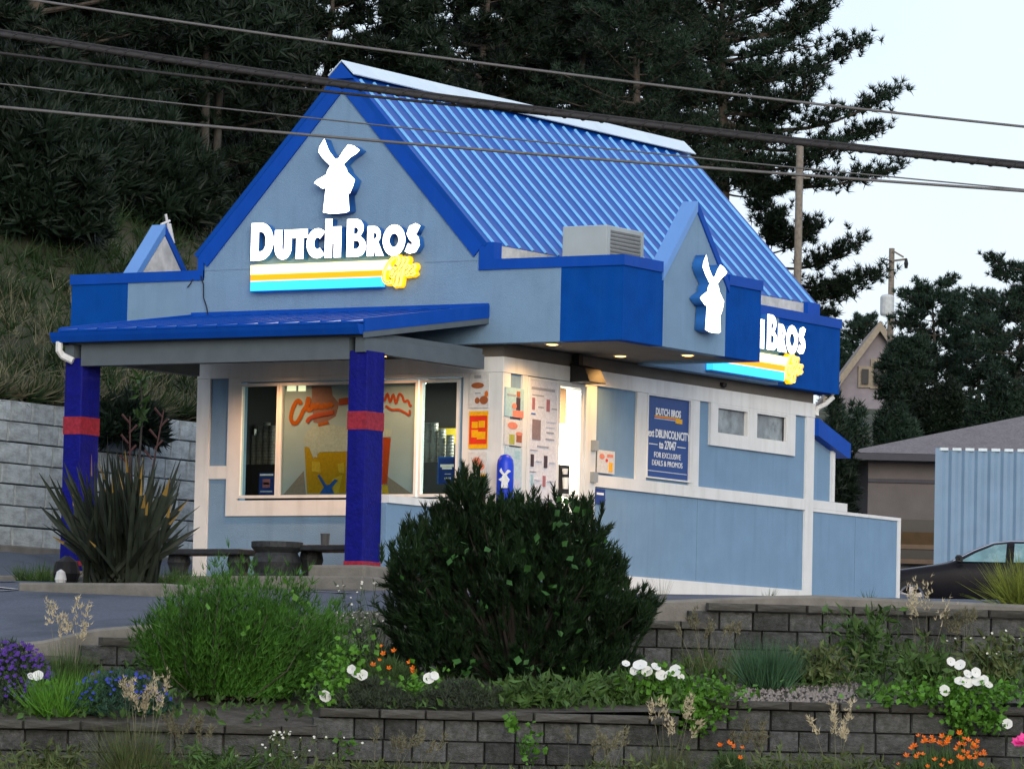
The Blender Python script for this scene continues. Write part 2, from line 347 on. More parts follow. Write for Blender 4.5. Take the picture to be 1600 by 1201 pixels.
# patio in front of the kiosk, planter island
b = MB(); b.box(-6.9, -1.45, -3.35, .35, -.5, .02); struct(b.build('patio', concrete, bevel=.02))
b = MB(); b.box(-8.1, -1.3, .36, 9.6, -.5, .04); struct(b.build('kiosk_slab', concrete))
isl = [P(28, 924, 55.5), P(255, 931, 54.6), P(332, 918, 55.4), P(300, 905, 57.0), P(130, 897, 58.2)]
for p in isl: p[2] = 0
cen = sum(isl)/5; zb, zt_ = -.55, -.165
th = thing('planter_island', 'low concrete planter island holding the spiky dark flax plant', 'planter', (cen[0], cen[1], zb))
k_ = MB(); inn = [cen+(p-cen)*.86 for p in isl]; n = 5
z_at = lambda p: zt_+ (.02 if p is not None else 0)
k_.add([(p[0], p[1], zb) for p in isl]+[(p[0], p[1], zt_) for p in isl]+[(p[0], p[1], zt_+.004) for p in inn]+[(p[0], p[1], zb) for p in inn],
       [(i, (i+1) % n, n+(i+1) % n, n+i) for i in range(n)]+[(n+i, n+(i+1) % n, 2*n+(i+1) % n, 2*n+i) for i in range(n)]+[(2*n+i, 2*n+(i+1) % n, 3*n+(i+1) % n, 3*n+i) for i in range(n)])
k_.build('kerb', concrete, th, bevel=.025)
g_ = MB(); g_.add([(p[0], p[1], zt_-.03) for p in inn]+[(cen[0], cen[1], zt_+.07)], [(i, (i+1) % n, n) for i in range(n)]); g_.build('soil', M('bark_mulch', (.07, .06, .055), .95, .5, 18, 1, 30), th)
# painted lines
def line(pts, wd, label):
    b = MB(); L_ = []
    for i, (px, py, t) in enumerate(pts):
        p = lot_pt(px, t, .012); L_.append(p)
    for i in range(len(L_)-1):
        d = L_[i+1]-L_[i]; d[2] = 0; d /= np.linalg.norm(d); nn = np.array([-d[1], d[0], 0])*wd/2
        b.add([L_[i]-nn, L_[i]+nn, L_[i+1]+nn, L_[i+1]-nn], [(0, 1, 2, 3)])
    return struct(b.build('parking_line', linepaint))
line([(-60, 0, 56.6), (24, 0, 57.0)], .12, ''); line([(-60, 0, 56.5), (26, 0, 55.6)], .12, ''); line([(-60, 0, 55.0), (20, 0, 55.45)], .12, '')
line([(345, 0, 56.0), (470, 0, 56.05), (560, 0, 56.0)], .14, ''); line([(470, 0, 55.7), (545, 0, 54.7)], .12, '')

# ================================================================== THE KIOSK
XL, XR, XM = -8.245, 0.0, -4.115
ZB, ZC, ZT = 3.0, 3.93, 4.03
WX0, WX1, WY0, WY1 = -6.37, -1.858, .287, 8.38
FX = -1.60                      # plane of the far fascia on the right
kiosk = thing('coffee_kiosk', 'blue and grey drive-through coffee kiosk with a steep blue metal roof and porch', 'building', (XM, 4, .04))
def kb(name, m, *a, bevel=0, parent=None): return box(name, m, parent or kiosk, *a, bevel=bevel)
# --- walls with openings
T = .16
G1, G2, G3 = (-5.71, -5.173), (-5.096, -3.10), (-3.0, -2.494); GZ = (1.18, 2.56)
kb('wall', stucco, WX0, -5.75, WY0, WY0+T, .04, 3.0); kb('wall', stucco, -2.45, WX1, WY0, WY0+T, .04, 3.0)
kb('wall', stucco, -5.75, -2.45, WY0, WY0+T, .04, 1.12); kb('wall', stucco, -5.75, -2.45, WY0, WY0+T, 2.62, 3.0)
DY = (1.60, 2.12)
kb('wall', stucco, WX1-T, WX1, WY0+T, DY[0], .04, 3.0); kb('wall', stucco, WX1-T, WX1, DY[0], DY[1], 2.61, 3.0)
W1, W2, WZ = (5.68, 6.487), (6.754, 7.567), (2.285, 2.61)
kb('wall', stucco, WX1-T, WX1, DY[1], W1[0], .04, 3.0); kb('wall', stucco, WX1-T, WX1, W2[1], WY1, .04, 3.0)
kb('wall', stucco, WX1-T, WX1, W1[0], W2[1], .04, WZ[0]); kb('wall', stucco, WX1-T, WX1, W1[0], W2[1], WZ[1], 3.0)
kb('wall', stucco, WX0, WX0+T, WY0+T, 1.25, .04, 3.0); kb('wall', stucco, WX0, WX0+T, 2.0, WY1, .04, 3.0)
kb('wall', stucco, WX0, WX0+T, 1.25, 2.0, .04, 1.15); kb('wall', stucco, WX0, WX0+T, 1.25, 2.0, 2.1, 3.0)
kb('wall', stucco, WX0+T, WX1-T, WY1-T, WY1, .04, 3.0)
kb('floor', M('interior_floor', (.12, .11, .10), .6), WX0+T, WX1-T, WY0+T, WY1-T, .04, .10)
kb('ceiling', M('interior_ceiling', (.05, .05, .05), .9), WX0+T, WX1-T, WY0+T, WY1-T, 2.78, 2.9)
# frieze above the header, all round
fr_ = MB(); fr_.box(WX0-.012, WX1+.012, WY0-.012, WY0-.002, 2.862, 3.02); fr_.box(WX1+.002, WX1+.012, WY0-.002, WY1, 2.862, 3.02); fr_.build('frieze', soffit, kiosk)
# --- white boards, front
P0, P1 = WY0-.03, WY0-.001
def fb(x0, x1, z0, z1, name='trim_board', m=white, p=P0): return kb(name, m, x0, x1, p, P1, z0, z1)
fb(WX0-.03, WX1+.03, 2.668, 2.857, p=P0-.008)
fb(WX0-.03, -6.20, .05, 2.666); fb(-6.198, -5.919, 1.392, 1.557, p=P0+.006)
fb(-5.917, -5.745, .92, 2.666); fb(-5.743, -2.402, .92, 1.115); fb(-5.743, -2.402, 2.618, 2.666); fb(-2.40, WX1+.03, .05, 2.666)
# --- front windows
def window_y(x0, x1, z0, z1, y, label=None, fw=.045):
    f = MB(); f.box(x0-fw, x0, y-.02, y+.05, z0-fw, z1+fw); f.box(x1, x1+fw, y-.02, y+.05, z0-fw, z1+fw); f.box(x0, x1, y-.02, y+.05, z0-fw, z0); f.box(x0, x1, y-.02, y+.05, z1, z1+fw)
    wdw = f.build('window', white, kiosk)
    MB().box(x0, x1, y+.01, y+.016, z0, z1).build('pane', glass, wdw); return wdw
for g in (G1, G2, G3): window_y(g[0], g[1], GZ[0], GZ[1], WY0-.01, fw=.036)
MB().box(-5.60, -5.26, WY0+.03, WY0+.04, 1.12, 1.14)
# --- white boards, right side
Q0, Q1 = WX1+.001, WX1+.03
def rb(y0, y1, z0, z1, name='trim_board', m=white, q=Q1): return kb(name, m, Q0, q, y0, y1, z0, z1)
rb(WY0-.03, WY1+.02, 2.668, 2.857, q=Q1+.008)
rb(WY0+.002, .437, .05, 2.666); rb(.724, .85, .05, 2.666); rb(.439, .722, .05, 1.15)
rb(2.12, 2.53, .05, 2.666); rb(2.532, 8.163, 1.392, 1.543, q=Q1+.006)
rb(3.55, 3.81, 1.545, 2.666); rb(4.95, 5.19, 1.545, 2.666)
rb(2.532, 8.163, .05, .30); rb(8.165, WY1+.02, .05, 2.666)
f = MB()   # board round the two small windows
f.box(Q0, Q1+.01, 5.47, 5.655, 2.106, 2.666); f.box(Q0, Q1+.01, 7.60, 7.83, 2.106, 2.666); f.box(Q0, Q1+.01, 5.655, 7.60, 2.106, 2.255); f.box(Q0, Q1+.01, 6.52, 6.72, 2.255, 2.666); f.box(Q0, Q1+.01, 5.655, 6.52, 2.635, 2.666); f.box(Q0, Q1+.01, 6.72, 7.60, 2.635, 2.666)
f.build('window_surround', white, kiosk)
frost = M('frosted_pane', (.16, .19, .21), .25, .35, 5, stain=(.35, .42, .44, .7), sscale=3.5)
for w0, w1 in (W1, W2):
    f = MB(); f.box(WX1-.03, Q1+.004, w0-.025, w0, WZ[0]-.03, WZ[1]+.025); f.box(WX1-.03, Q1+.004, w1, w1+.033, WZ[0]-.03, WZ[1]+.025); f.box(WX1-.03, Q1+.004, w0, w1, WZ[0]-.03, WZ[0]); f.box(WX1-.03, Q1+.004, w0, w1, WZ[1], WZ[1]+.025)
    wd = f.build('window', white, kiosk); MB().box(WX1-.03, WX1-.02, w0, w1, WZ[0], WZ[1]).build('pane', frost, wd)
# left wall window
f = MB(); f.box(WX0-.03, WX0+T, 1.25, 1.30, 1.15, 2.1); f.box(WX0-.03, WX0+T, 1.95, 2.0, 1.15, 2.1); f.box(WX0-.03, WX0+T, 1.30, 1.95, 2.05, 2.1); f.box(WX0-.03, WX0+T, 1.30, 1.95, 1.15, 1.20)
wd = f.build('window', white, kiosk); MB().box(WX0+.05, WX0+.056, 1.30, 1.95, 1.20, 2.05).build('pane', glass, wd)
# doorway
f = MB(); f.box(WX1-.17, Q1+.012, DY[0]-.05, DY[0]+.006, .05, 2.66); f.box(WX1-.17, Q1+.012, DY[1]-.006, DY[1]+.06, .05, 2.66); f.box(WX1-.17, Q1+.012, DY[0]+.006, DY[1]-.006, 2.60, 2.66); f.box(WX1-.01, Q1+.03, DY[1]+.10, DY[1]+.16, .05, 2.63)
f.build('door_frame', white, kiosk)
dr = kb('door', white, -2.9, -2.25, 3.22, 3.26, .11, 2.60); MB().box(-2.85, -2.75, 3.18, 3.22, 1.05, 1.2).build('handle', greymetal, dr)
for z in (1.84, 1.44): MB().box(Q1, Q1+.06, 2.40, 2.50, z, z+.13).build('hinge', greymetal, kiosk)
# --- soffit and fascia
sf = MB(); sf.box(XL+.1, XR-.1, .05, 3.4, ZB+.03, ZB+.07); sf.box(WX0-.2, FX-.05, 3.4, 8.5, ZB+.03, ZB+.07); sf.build('soffit', soffit, kiosk)
FT = .18
def fascia(m, x0, x1, y0, y1, z1=ZC, name='fascia_panel'): return kb(name, m, x0, x1, y0, y1, ZB, z1)
fascia(navy, XL, -7.35, 0, FT); fascia(navy, -.876, XR-FT, 0, FT); fascia(stucco, -7.35, -6.16, .001, FT); fascia(stucco, -2.04, -.876, .001, FT)
fascia(navy, XR-FT, XR, 0, .972); fascia(navy, XR-FT, XR, 2.545, 3.455)
fascia(navy, XL, XL+FT, FT, .972); fascia(navy, XL, XL+FT, 2.545, 3.455)
GA = (1.755, 4.86)
for x in (XR, XL):
    s_1 = -1 if x == XR else 1
    xf = x + s_1*.002
    MB().prism([(xf, .972, ZB), (xf, 2.545, ZB), (xf, 2.545, 3.93), (xf, GA[0], 4.80), (xf, .972, 3.93)], (s_1*(FT-.006), 0, 0)).build('gable_panel', stucco, kiosk)
    # metal cap over the little gable
    for y0, y1, z0 in ((.93, GA[0], 3.93), (2.60, GA[0], 3.93)):
        a = np.array([x-s_1*.02, y0, z0]); b_ = np.array([x-s_1*.02, GA[0], GA[1]]); d = b_-a
        MB().prism([a, b_, b_+(0, 0, -.13), a+(0, 0, -.13)], (s_1*(FT+.04), 0, 0)).build('gable_cap', capblue if y0 < 1 else bluetrim, kiosk)
    if x == XL:
        MB().prism([(x+FT-.003, .99, 3.6), (x+FT-.003, 2.52, 3.6), (x+FT-.003, 2.52, 3.85), (x+FT-.003, GA[0], 4.70), (x+FT-.003, .99, 3.85)], (.02, 0, 0)).build('gable_back', weathered, kiosk)
for y0, y1, m in ((3.455, 6.9, stucco), (6.9, 8.66, navy)):
    fascia(m, FX-FT, FX-(.001 if m is stucco else 0), y0, y1)
    fascia(m, -6.63, -6.63+FT, y0, y1)
kb('fascia_panel', stucco, FX, XR-FT, 3.27, 3.455, ZB, ZC-.001); kb('fascia_panel', stucco, XL+FT, -6.63, 3.27, 3.455, ZB, ZC-.001)
kb('fascia_panel', navy, -6.45, FX-FT, 8.48, 8.66, ZB, ZC)
# caps along the parapets
def cap(x0, x1, y0, y1, z0=ZC-.03, z1=ZT): return kb('parapet_cap', bluetrim, x0, x1, y0, y1, z0, z1)
cap(XL-.02, -6.165, -.02, FT+.02); cap(-2.045, XR+.02, -.02, FT+.02)
cap(XR-FT-.02, XR+.02, FT+.022, .93); cap(XR-FT-.02, XR+.02, 2.60, 3.475); cap(XL-.02, XL+FT+.02, FT+.022, .93); cap(XL-.02, XL+FT+.02, 2.60, 3.475)
cap(FX-FT-.02, FX+.02, 3.477, 8.68); cap(-6.65, -6.43, 3.477, 8.68)
kb('flat_roof', M('roof_felt', (.10, .10, .10), .9), XL+FT, XR-FT, FT, 3.27, 3.62, 3.68)
# --- gable end
ZE, ZR = 4.25, 6.50; sl = (ZR-ZE)/(XM+1.97)*-1
MB().prism([(-6.16, .003, ZB), (-2.04, .003, ZB), (-2.04, .003, 4.20), (XM, .003, 6.36), (-6.16, .003, 4.20)], (0, FT-.01, 0)).build('gable_wall', stucco, kiosk)
for sx, x0 in ((1, -6.26), (-1, -1.97)):
    a = np.array([x0, -.025, ZE]); b_ = np.array([XM, -.025, ZR+.045]); w_ = np.array([0, 0, -.33])
    MB().prism([a, b_, b_+w_, a+w_*.55+(sx*.15, 0, 0)], (0, .09, 0)).build('rake_trim', bluetrim, kiosk)
kb('corner_post', bluetrim, -6.255, -6.165, -.022, .1, ZC-.03, 4.22); kb('corner_post', bluetrim, -2.045, -1.83, -.022, .16, ZC-.03, 4.24)
kb('corner_post', bluetrim, -2.06, -1.86, 8.2, 8.55, ZC-.03, 4.24)
kb('attic_wall', weathered, -2.02, -1.93, .14, 8.2, 3.7, 4.235); kb('attic_wall', weathered, -6.30, -6.21, .14, 8.5, 3.7, 4.235)
# --- steep metal roof: sheet and ribs
RY0, RY1 = -.03, 8.62
for sgn in (1, -1):
    xe = XM+sgn*2.19
    e = np.array([xe, RY0, ZE-.02]); r_ = np.array([XM, RY0, ZE-.02+2.19*1.05]); nn = np.array([sgn*1.05, 0, 1.]); nn /= np.linalg.norm(nn)
    sheet = MB().prism([e, r_, r_-nn*.06, e-nn*.06], (0, RY1-RY0, 0)).build('roof', roofblue, kiosk)
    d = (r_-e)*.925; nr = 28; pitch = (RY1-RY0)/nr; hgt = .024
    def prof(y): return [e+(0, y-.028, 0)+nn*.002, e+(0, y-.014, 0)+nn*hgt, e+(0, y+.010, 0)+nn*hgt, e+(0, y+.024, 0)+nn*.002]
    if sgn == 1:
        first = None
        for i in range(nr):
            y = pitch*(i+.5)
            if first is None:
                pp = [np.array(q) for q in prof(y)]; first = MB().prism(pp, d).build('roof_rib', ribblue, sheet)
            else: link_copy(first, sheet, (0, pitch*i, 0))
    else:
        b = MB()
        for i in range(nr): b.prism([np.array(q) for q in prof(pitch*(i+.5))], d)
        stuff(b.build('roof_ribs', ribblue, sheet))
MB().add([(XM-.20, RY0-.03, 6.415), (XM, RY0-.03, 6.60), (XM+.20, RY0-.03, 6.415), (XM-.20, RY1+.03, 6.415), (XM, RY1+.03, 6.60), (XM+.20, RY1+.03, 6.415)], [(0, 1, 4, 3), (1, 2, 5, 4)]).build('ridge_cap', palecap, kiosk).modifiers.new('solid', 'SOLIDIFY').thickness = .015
MB().prism([(XM-.20, RY0-.045, 6.36), (XM+.20, RY0-.045, 6.36), (XM, RY0-.045, 6.56)], (0, .02, 0)).build('ridge_end', bluetrim, kiosk)
MB().tube([(-1.66, 8.60, 3.0), (-1.66, 8.60, 2.96), (-1.72, 8.5, 2.86), (-1.80, 8.42, 2.80), (-1.81, 8.41, 2.70)], .035, 8).build('downspout', white, kiosk)
# --- porch
AX0, AX1, AYF = -6.33, -1.895, -2.75
pr = kb('porch_roof', greybeam, AX0+.06, AX1-.06, AYF+.08, -.03, 2.86, 2.93)
top0, top1 = 3.44, 3.04
MB().prism([(AX0+.02, -.002, top0-.03), (AX0+.02, AYF, top1-.03), (AX0+.02, AYF, top1-.09), (AX0+.02, -.002, top0-.09)], (AX1-AX0-.04, 0, 0)).build('roof_deck', bluetrim, pr)
npan = 15; pw = (AX1-AX0)/npan; first = None
for i in range(npan):
    x = AX0+i*pw
    if first is None:
        q = [(x+.004, top0-.028, 0), (x+.004, top0+.012, 0), (x+.03, top0+.012, 0), (x+.03, top0-.005, 0), (x+pw-.004, top0-.005, 0), (x+pw-.004, top0-.028, 0)]
        first = MB().prism([(a, -.003, z) for a, z, _ in q], (0, AYF-.07, top1-top0)).build('roof_pan', roofblue, pr)
    else: link_copy(first, pr, (pw*i, 0, 0))
MB().box(AX0, AX1, -.03, .0, top0-.01, top0+.05).build('flashing', bluetrim, pr)
gz = top1-.04
MB().prism([(AX0-.07, AYF-.02, gz), (AX0-.07, AYF-.15, gz), (AX0-.07, AYF-.13, gz-.05), (AX0-.07, AYF-.09, gz-.12), (AX0-.07, AYF-.02, gz-.12)], (AX1-AX0+.06, 0, 0)).build('gutter', bluetrim, pr)
MB().tube([(AX0+.02, AYF-.06, gz-.11), (AX0+.02, AYF-.06, gz-.22), (AX0+.05, AYF-.02, gz-.28), (AX0+.17, AYF+.03, gz-.34)], .045, 8).build('downspout', white, pr)
for x in (AX1-.02, AX0-.01):
    MB().prism([(x, -.002, top0+.03), (x, AYF-.01, top1+.03), (x, AYF-.01, top1-.13), (x, -.002, top0-.13)], (.03, 0, 0)).build('barge_board', bluetrim, pr)
    MB().prism([(x+.004, -.002, top0-.13), (x+.004, AYF-.01, top1-.13), (x+.004, AYF-.01, top1-.20), (x+.004, -.002, top0-.20)], (.02, 0, 0)).build('barge_board', greybeam, pr)
MB().box(AX0+.26, AX1-.262, -2.68, -2.54, 2.60, 2.86).build('beam', greybeam, pr)
for x in (AX1-.16, AX0+.03): MB().box(x, x+.13, -2.70, -.03, 2.68, 2.855).build('beam', greybeam, pr)
for x0 in (-2.165, -6.32):
    pl = kb('pillar', pillarblue, x0, x0+.26, -2.66, -2.28, -.05, 2.70, bevel=.012)
    MB().box(x0-.004, x0+.264, -2.664, -2.276, 1.77, 1.985).build('band', bandred, pl); MB().box(x0-.004, x0+.264, -2.664, -2.276, .17, .225).build('band', bandred, pl)
kb('plinth', concrete, -2.46, -1.66, -2.98, -2.0, -.4, .165, bevel=.03); kb('plinth', concrete, -6.5, -5.95, -2.9, -2.1, -.4, .10, bevel=.03)
# low walls beside the porch
pw_ = kb('porch_wall', stucco, -1.97, -1.85, -2.26, .25, .02, .93); kb('porch_wall_cap', white, -2.0, -1.82, -2.26, .25, .93, 1.02)
kb('porch_wall', M('taupe_stucco', (.16, .145, .14), .9, .06, 4, .3, 80), -7.75, -6.45, -.55, -.42, .02, .98)
# --- rear annex
kb('annex_wall', stucco, -3.4, WX1, 8.42, 11.03, .25, 1.385); kb('annex_cap', white, -3.42, WX1+.02, 8.42, 11.06, 1.386, 1.43); kb('trim_board', white, WX1-.02, WX1+.02, 10.98, 11.06, .2, 1.385)
kb('trim_board', white, -3.2, WX1+.02, 8.41, 9.42, 1.432, 1.545)
kb('annex_wall', stucco, -5.5, WX1-.04, 8.40, 9.0, 1.55, 2.42); kb('trim_board', white, -1.93, WX1+.004, 9.0, 9.07, 1.55, 2.25)
MB().prism([(WX1+.09, 8.40, 2.66), (WX1+.09, 9.36, 2.37), (WX1+.09, 9.36, 2.17), (WX1+.09, 9.28, 2.17), (WX1+.09, 8.40, 2.42)], (-4.0, 0, 0)).build('annex_roof', bluetrim, kiosk)
kb('annex_dark_gap', black, -3.3, WX1-.03, 8.45, 10.95, .02, .25)  # dark gap under the annex wall, put in as a black box
# board joints in the stucco, thin strips slightly darker than the wall
seam = M('seam_dark', (.12, .19, .28), .9); kb('panel_joint', seam, -6.155, -5.42, -.001, .002, 4.018, 4.024); kb('panel_joint', seam, -2.84, -2.05, -.001, .002, 4.018, 4.024); kb('panel_joint', seam, WX1+.0005, WX1+.0025, 5.22, 5.226, .305, 1.388); kb('panel_joint', seam, WX1+.0005, WX1+.0025, 9.70, 9.706, .30, 1.38)
# cable hanging on the front wall
MB().tube([onY(314, 431, -.03), onY(318, 445, -.05), onY(318, 465, -.03), onY(323, 480, -.03), onY(325, 492, -.03)], .008, 5).build('loose_wire', black, kiosk)
MB().tube([onY(301, 436, -.03), onY(298, 443, -.04), onY(293, 449, -.04)], .008, 5).build('loose_wire', black, kiosk)
# --- rooftop things
ac = thing('air_conditioner', 'pale grey box-shaped air conditioner on the flat roof behind the parapet', 'air conditioner', (-1.15, 1.4, 3.68))
MB().box(-1.473, -.83, 1.0, 1.87, 3.74, 4.52).build('cabinet', M('ac_paint', (.33, .39, .41), .5, .06, 3), ac, bevel=.012)
gr = MB()
for i in range(13): gr.box(-.829, -.815, 1.05, 1.80, 3.86+i*.048, 3.885+i*.048)
gr.build('grille', M('ac_grille', (.16, .17, .18), .6), ac)
MB().box(-1.43, -.87, 1.04, 1.83, 3.68, 3.74).build('base', black, ac)
for s in (1.0, 1.82): MB().box(-.829, -.812, s, s+.05, 3.76, 4.51).build('edge_trim', MATS['ac_paint'], ac)
an = thing('roof_antenna', 'slim white antenna bracket on top of the small left rear gable', 'antenna', (-8.15, 1.9, 4.74))
q = onX(262, 350, -8.12); MB().tube([onX(268, 378, -8.12), q, onX(259, 335, -8.12)], .018, 6).build('mast', white, an); MB().tube([onX(252, 351, -8.12), onX(265, 345, -8.12)], .018, 6).build('arm', white, an); MB().tube([onX(270, 380, -8.12), onX(264, 350, -8.12)], .03, 6).build('plate', white, an)
bx_ = thing('roof_hatch', 'dark open box with a pale rim behind the left parapet', 'roof hatch', (-7.6, 3.0, 3.68))
MB().box(-7.95, -6.9, 2.9, 2.95, 3.68, 4.44).build('panel', M('dark_brown', (.05, .04, .03), .9), bx_); MB().box(-7.97, -6.88, 2.86, 2.98, 4.44, 4.475).build('rim', M('tan_rim', (.4, .36, .3), .8), bx_)
# --- interior
for a in ((WX0+T, WX0+T+.02, WY0+T, 1.25, .1, 2.77), (WX0+T, WX0+T+.02, 2.0, 2.5, .1, 2.77), (WX0+T, WX0+T+.02, 1.25, 2.0, 2.1, 2.77), (WX0+T, WX0+T+.02, 1.25, 2.0, .1, 1.15)): kb('darkening_panel', M('interior_dark', (.015, .015, .016), .8), *a)  # dark panels added so this wall stays dark beside the strip light
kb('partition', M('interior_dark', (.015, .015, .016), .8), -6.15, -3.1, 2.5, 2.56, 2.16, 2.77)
kb('partition', M('interior_yellow', (.55, .42, .03), .7), -4.6, -3.1, 2.5, 2.56, 1.96, 2.157); kb('partition', M('interior_grey', (.06, .06, .055), .8), -6.15, -4.6, 2.5, 2.56, 1.0, 2.157); kb('partition', MATS['interior_grey'], -4.6, -3.1, 2.5, 2.56, 1.0, 1.957)
ctr = kb('counter', M('counter_black', (.012, .012, .013), .5), -6.15, -2.75, 1.0, 1.55, .1, 1.62)
cream = M('interior_cream', (.72, .66, .52), .7); kb('partition', cream, -3.0, WX1-T-.002, 3.3, 3.36, .1, 2.77)
for i, (px, ztp) in enumerate(((396, 2.02), (406, 2.12), (416, 2.16), (425, 2.10), (668, 2.10), (678, 2.12), (690, 2.03), (703, 1.98))):
    p = onY(px, 700, 1.25); prof = [(.045, 0)]; z = .0; H = ztp-1.62
    while z < H: prof += [(.047, z+.02), (.053, z+.035)]; z += .04
    tag(MB().lathe((p[0], 1.25, 1.62), prof, 12).build('cup_stack', M('cup_grey', (.14, .14, .13), .6)), '%s stack of paper cups on the counter behind the %s front window' % (('first', 'second', 'third', 'fourth')[i % 4], 'left' if i < 4 else 'right'), 'cup stack', 'paper cups on the counter')
def lamp(px_label, loc, energy, col, r=.07, down=True):
    t_ = thing('ceiling_light', px_label, 'ceiling light', loc, 'warm recessed lights under the eaves')
    MB().lathe((loc[0], loc[1], loc[2]-.012), [(r+.02, 0), (r+.025, .012)], 16).build('ring', white, t_)
    MB().lathe((loc[0], loc[1], loc[2]-.02), [(r*.7, 0), (r, .006)], 16).build('lens', EM('lamp_lens', (1, .50, .12), 5), t_)
    ld = bpy.data.lights.new('lamp_light', 'SPOT'); ld.energy = energy; ld.color = col; ld.spot_size = rad(150); ld.spot_blend = .8; ld.shadow_soft_size = .08
    lo = bpy.data.objects.new('lamp_light', ld); COL.objects.link(lo); lo.parent = t_; lo.location = (0, 0, -.05); return t_
warm = (1, .52, .16)
lamp('leftmost of the three warm recessed lights under the right canopy', (-1.33, .58, ZB+.03), 45, warm)
lamp('middle of the three warm recessed lights under the right canopy', (-1.40, 2.36, ZB+.03), 45, warm)
lamp('rightmost of the three warm recessed lights under the right canopy', (-.50, 2.49, ZB+.03), 40, warm)
lamp('warm recessed light in the porch ceiling above the left front window', (-4.95, -.30, 2.86), 95, (1, .50, .24)); lamp('warm recessed light in the porch ceiling above the right front window', (-3.25, -.30, 2.86), 95, (1, .50, .24))
def tube_lamp(label, x0, x1, y, z, energy, strength):
    t_ = thing('strip_light', label, 'light', ((x0+x1)/2, y, z)); MB().box(x0, x1, y-.06, y+.06, z+.01, z+.05).build('housing', white, t_); MB().box(x0+.02, x1-.02, y-.04, y+.04, z-.01, z+.009).build('tube', EM('tube_glow', (1, .95, .8), strength), t_)
    ld = bpy.data.lights.new('lamp_light', 'AREA'); ld.shape = 'RECTANGLE'; ld.size = x1-x0; ld.size_y = .1; ld.energy = energy; ld.color = (1, .9, .7)
    lo = bpy.data.objects.new('lamp_light', ld); COL.objects.link(lo); lo.parent = t_; lo.location = (0, 0, -.02)
tube_lamp('bright strip light inside the open doorway of the kiosk', -2.9, -2.3, 1.75, 2.70, 190, 8)
tube_lamp('strip light on the ceiling behind the middle front window', -4.9, -4.0, 1.9, 2.70, 7, 8)

# ================================================================== SIGNS, POSTERS, PROPS
def arc(cx, cy, rx, ry, a0, a1, n=12): return [(cx+rx*math.cos(rad(a0+(a1-a0)*i/n)), cy+ry*math.sin(rad(a0+(a1-a0)*i/n))) for i in range(n+1)]
def stroke(pts, wd):     # outline of a fat polyline
    pts = [np.array(p, float) for p in pts]; L_, R2 = [], []
    for i, p in enumerate(pts):
        d = pts[min(i+1, len(pts)-1)]-pts[max(i-1, 0)]; d /= np.linalg.norm(d)+1e-9; n_ = np.array([-d[1], d[0]])*wd/2
        L_.append(tuple(p+n_)); R2.append(tuple(p-n_))
    return L_ + R2[::-1]
LET = {}
LET['D'] = (0, [[(0,0),(0,229),(70,229)]+arc(70,114.5,95,114.5,90,-90,16), [(56,54),(74,54)]+arc(74,114.5,36,60,-90,90,10)+[(56,175)]])
LET['U'] = (173, [stroke([(29,180),(29,90)]+arc(64,72,35,46,180,360,10)+[(99,90),(99,180)], 54)])
LET['T'] = (305, [[(0,180),(110,180),(110,128),(82,128),(82,0),(28,0),(28,128),(0,128)]])
LET['C'] = (410, [stroke(arc(78,90,52,64,48,312,20), 54)])
LET['h'] = (543, [[(0,0),(0,235),(50,235),(50,187),(117,187),(117,0),(66,0),(66,86),(51,86),(51,0)]])
LET['B'] = (700, [[(0,0),(0,228),(58,228)]+arc(64,172,56,56,85,-55,8)+arc(80,60,60,60,60,-88,8), [(50,138),(66,138)]+arc(66,158,16,20,-90,90,6)+[(50,178)], [(50,48),(72,48)]+arc(74,72,20,24,-90,90,6)+[(50,96)]])
LET['R'] = (848, [[(0,0),(0,180),(45,180)]+arc(46,126,50,54,88,-50,8)+[(120,0),(64,0),(48,52),(48,0)], [(45,104),(54,104)]+arc(55,122,12,18,-90,90,5)+[(45,140)]])
LET['O'] = (960, [arc(80,90,80,94,0,360,28)[:-1], arc(80,90,33,42,0,360,20)[:-1][::-1]])
LET['S'] = (1118, [stroke([(94,148),(72,160),(48,152),(38,128),(52,106),(74,88),(80,60),(64,36),(38,32),(12,44)], 54)])
def shape_mesh(loops, depth, res=None):
    cu = bpy.data.curves.new('shape', 'CURVE'); cu.dimensions = '2D'; cu.fill_mode = 'BOTH'; cu.extrude = depth/2
    for lp in loops:
        s = cu.splines.new('POLY'); s.points.add(len(lp)-1)
        for i, (x, y) in enumerate(lp): s.points[i].co = (x, y, 0, 1)
        s.use_cyclic_u = True
    ob = bpy.data.objects.new('shape', cu); COL.objects.link(ob); dg = bpy.context.evaluated_depsgraph_get()
    me = bpy.data.meshes.new_from_object(ob.evaluated_get(dg)); bpy.data.objects.remove(ob); return me
def place(me, name, parent, mats, org, u, nrm, face_mat=True):
    """2D mesh -> wall: u along the wall, z up, nrm out of the wall; front faces take mats[0], sides mats[1]"""
    u, nrm, org = V3(u), V3(nrm), V3(org); o0 = ORG[parent.name]
    co = np.empty(len(me.vertices)*3); me.vertices.foreach_get('co', co); co = co.reshape(-1, 3)
    wp = org + co[:, :1]*u + co[:, 1:2]*np.array([0, 0, 1.]) + co[:, 2:3]*nrm - o0
    nz = [abs(p.normal.z) > .7 and p.center.z > 0 for p in me.polygons]
    me.vertices.foreach_set('co', wp.ravel()); me.materials.clear()
    for m in mats: me.materials.append(m)
    me.polygons.foreach_set('material_index', [0 if f or len(mats) == 1 else 1 for f in nz]); me.update()
    o = bpy.data.objects.new(name, me); COL.objects.link(o); o.parent = parent; ORG[o.name] = o0; return o
glow_white = EM('sign_white', (1, .97, .93), 3.2); retn = M('sign_return', (.02, .13, .42), .4)
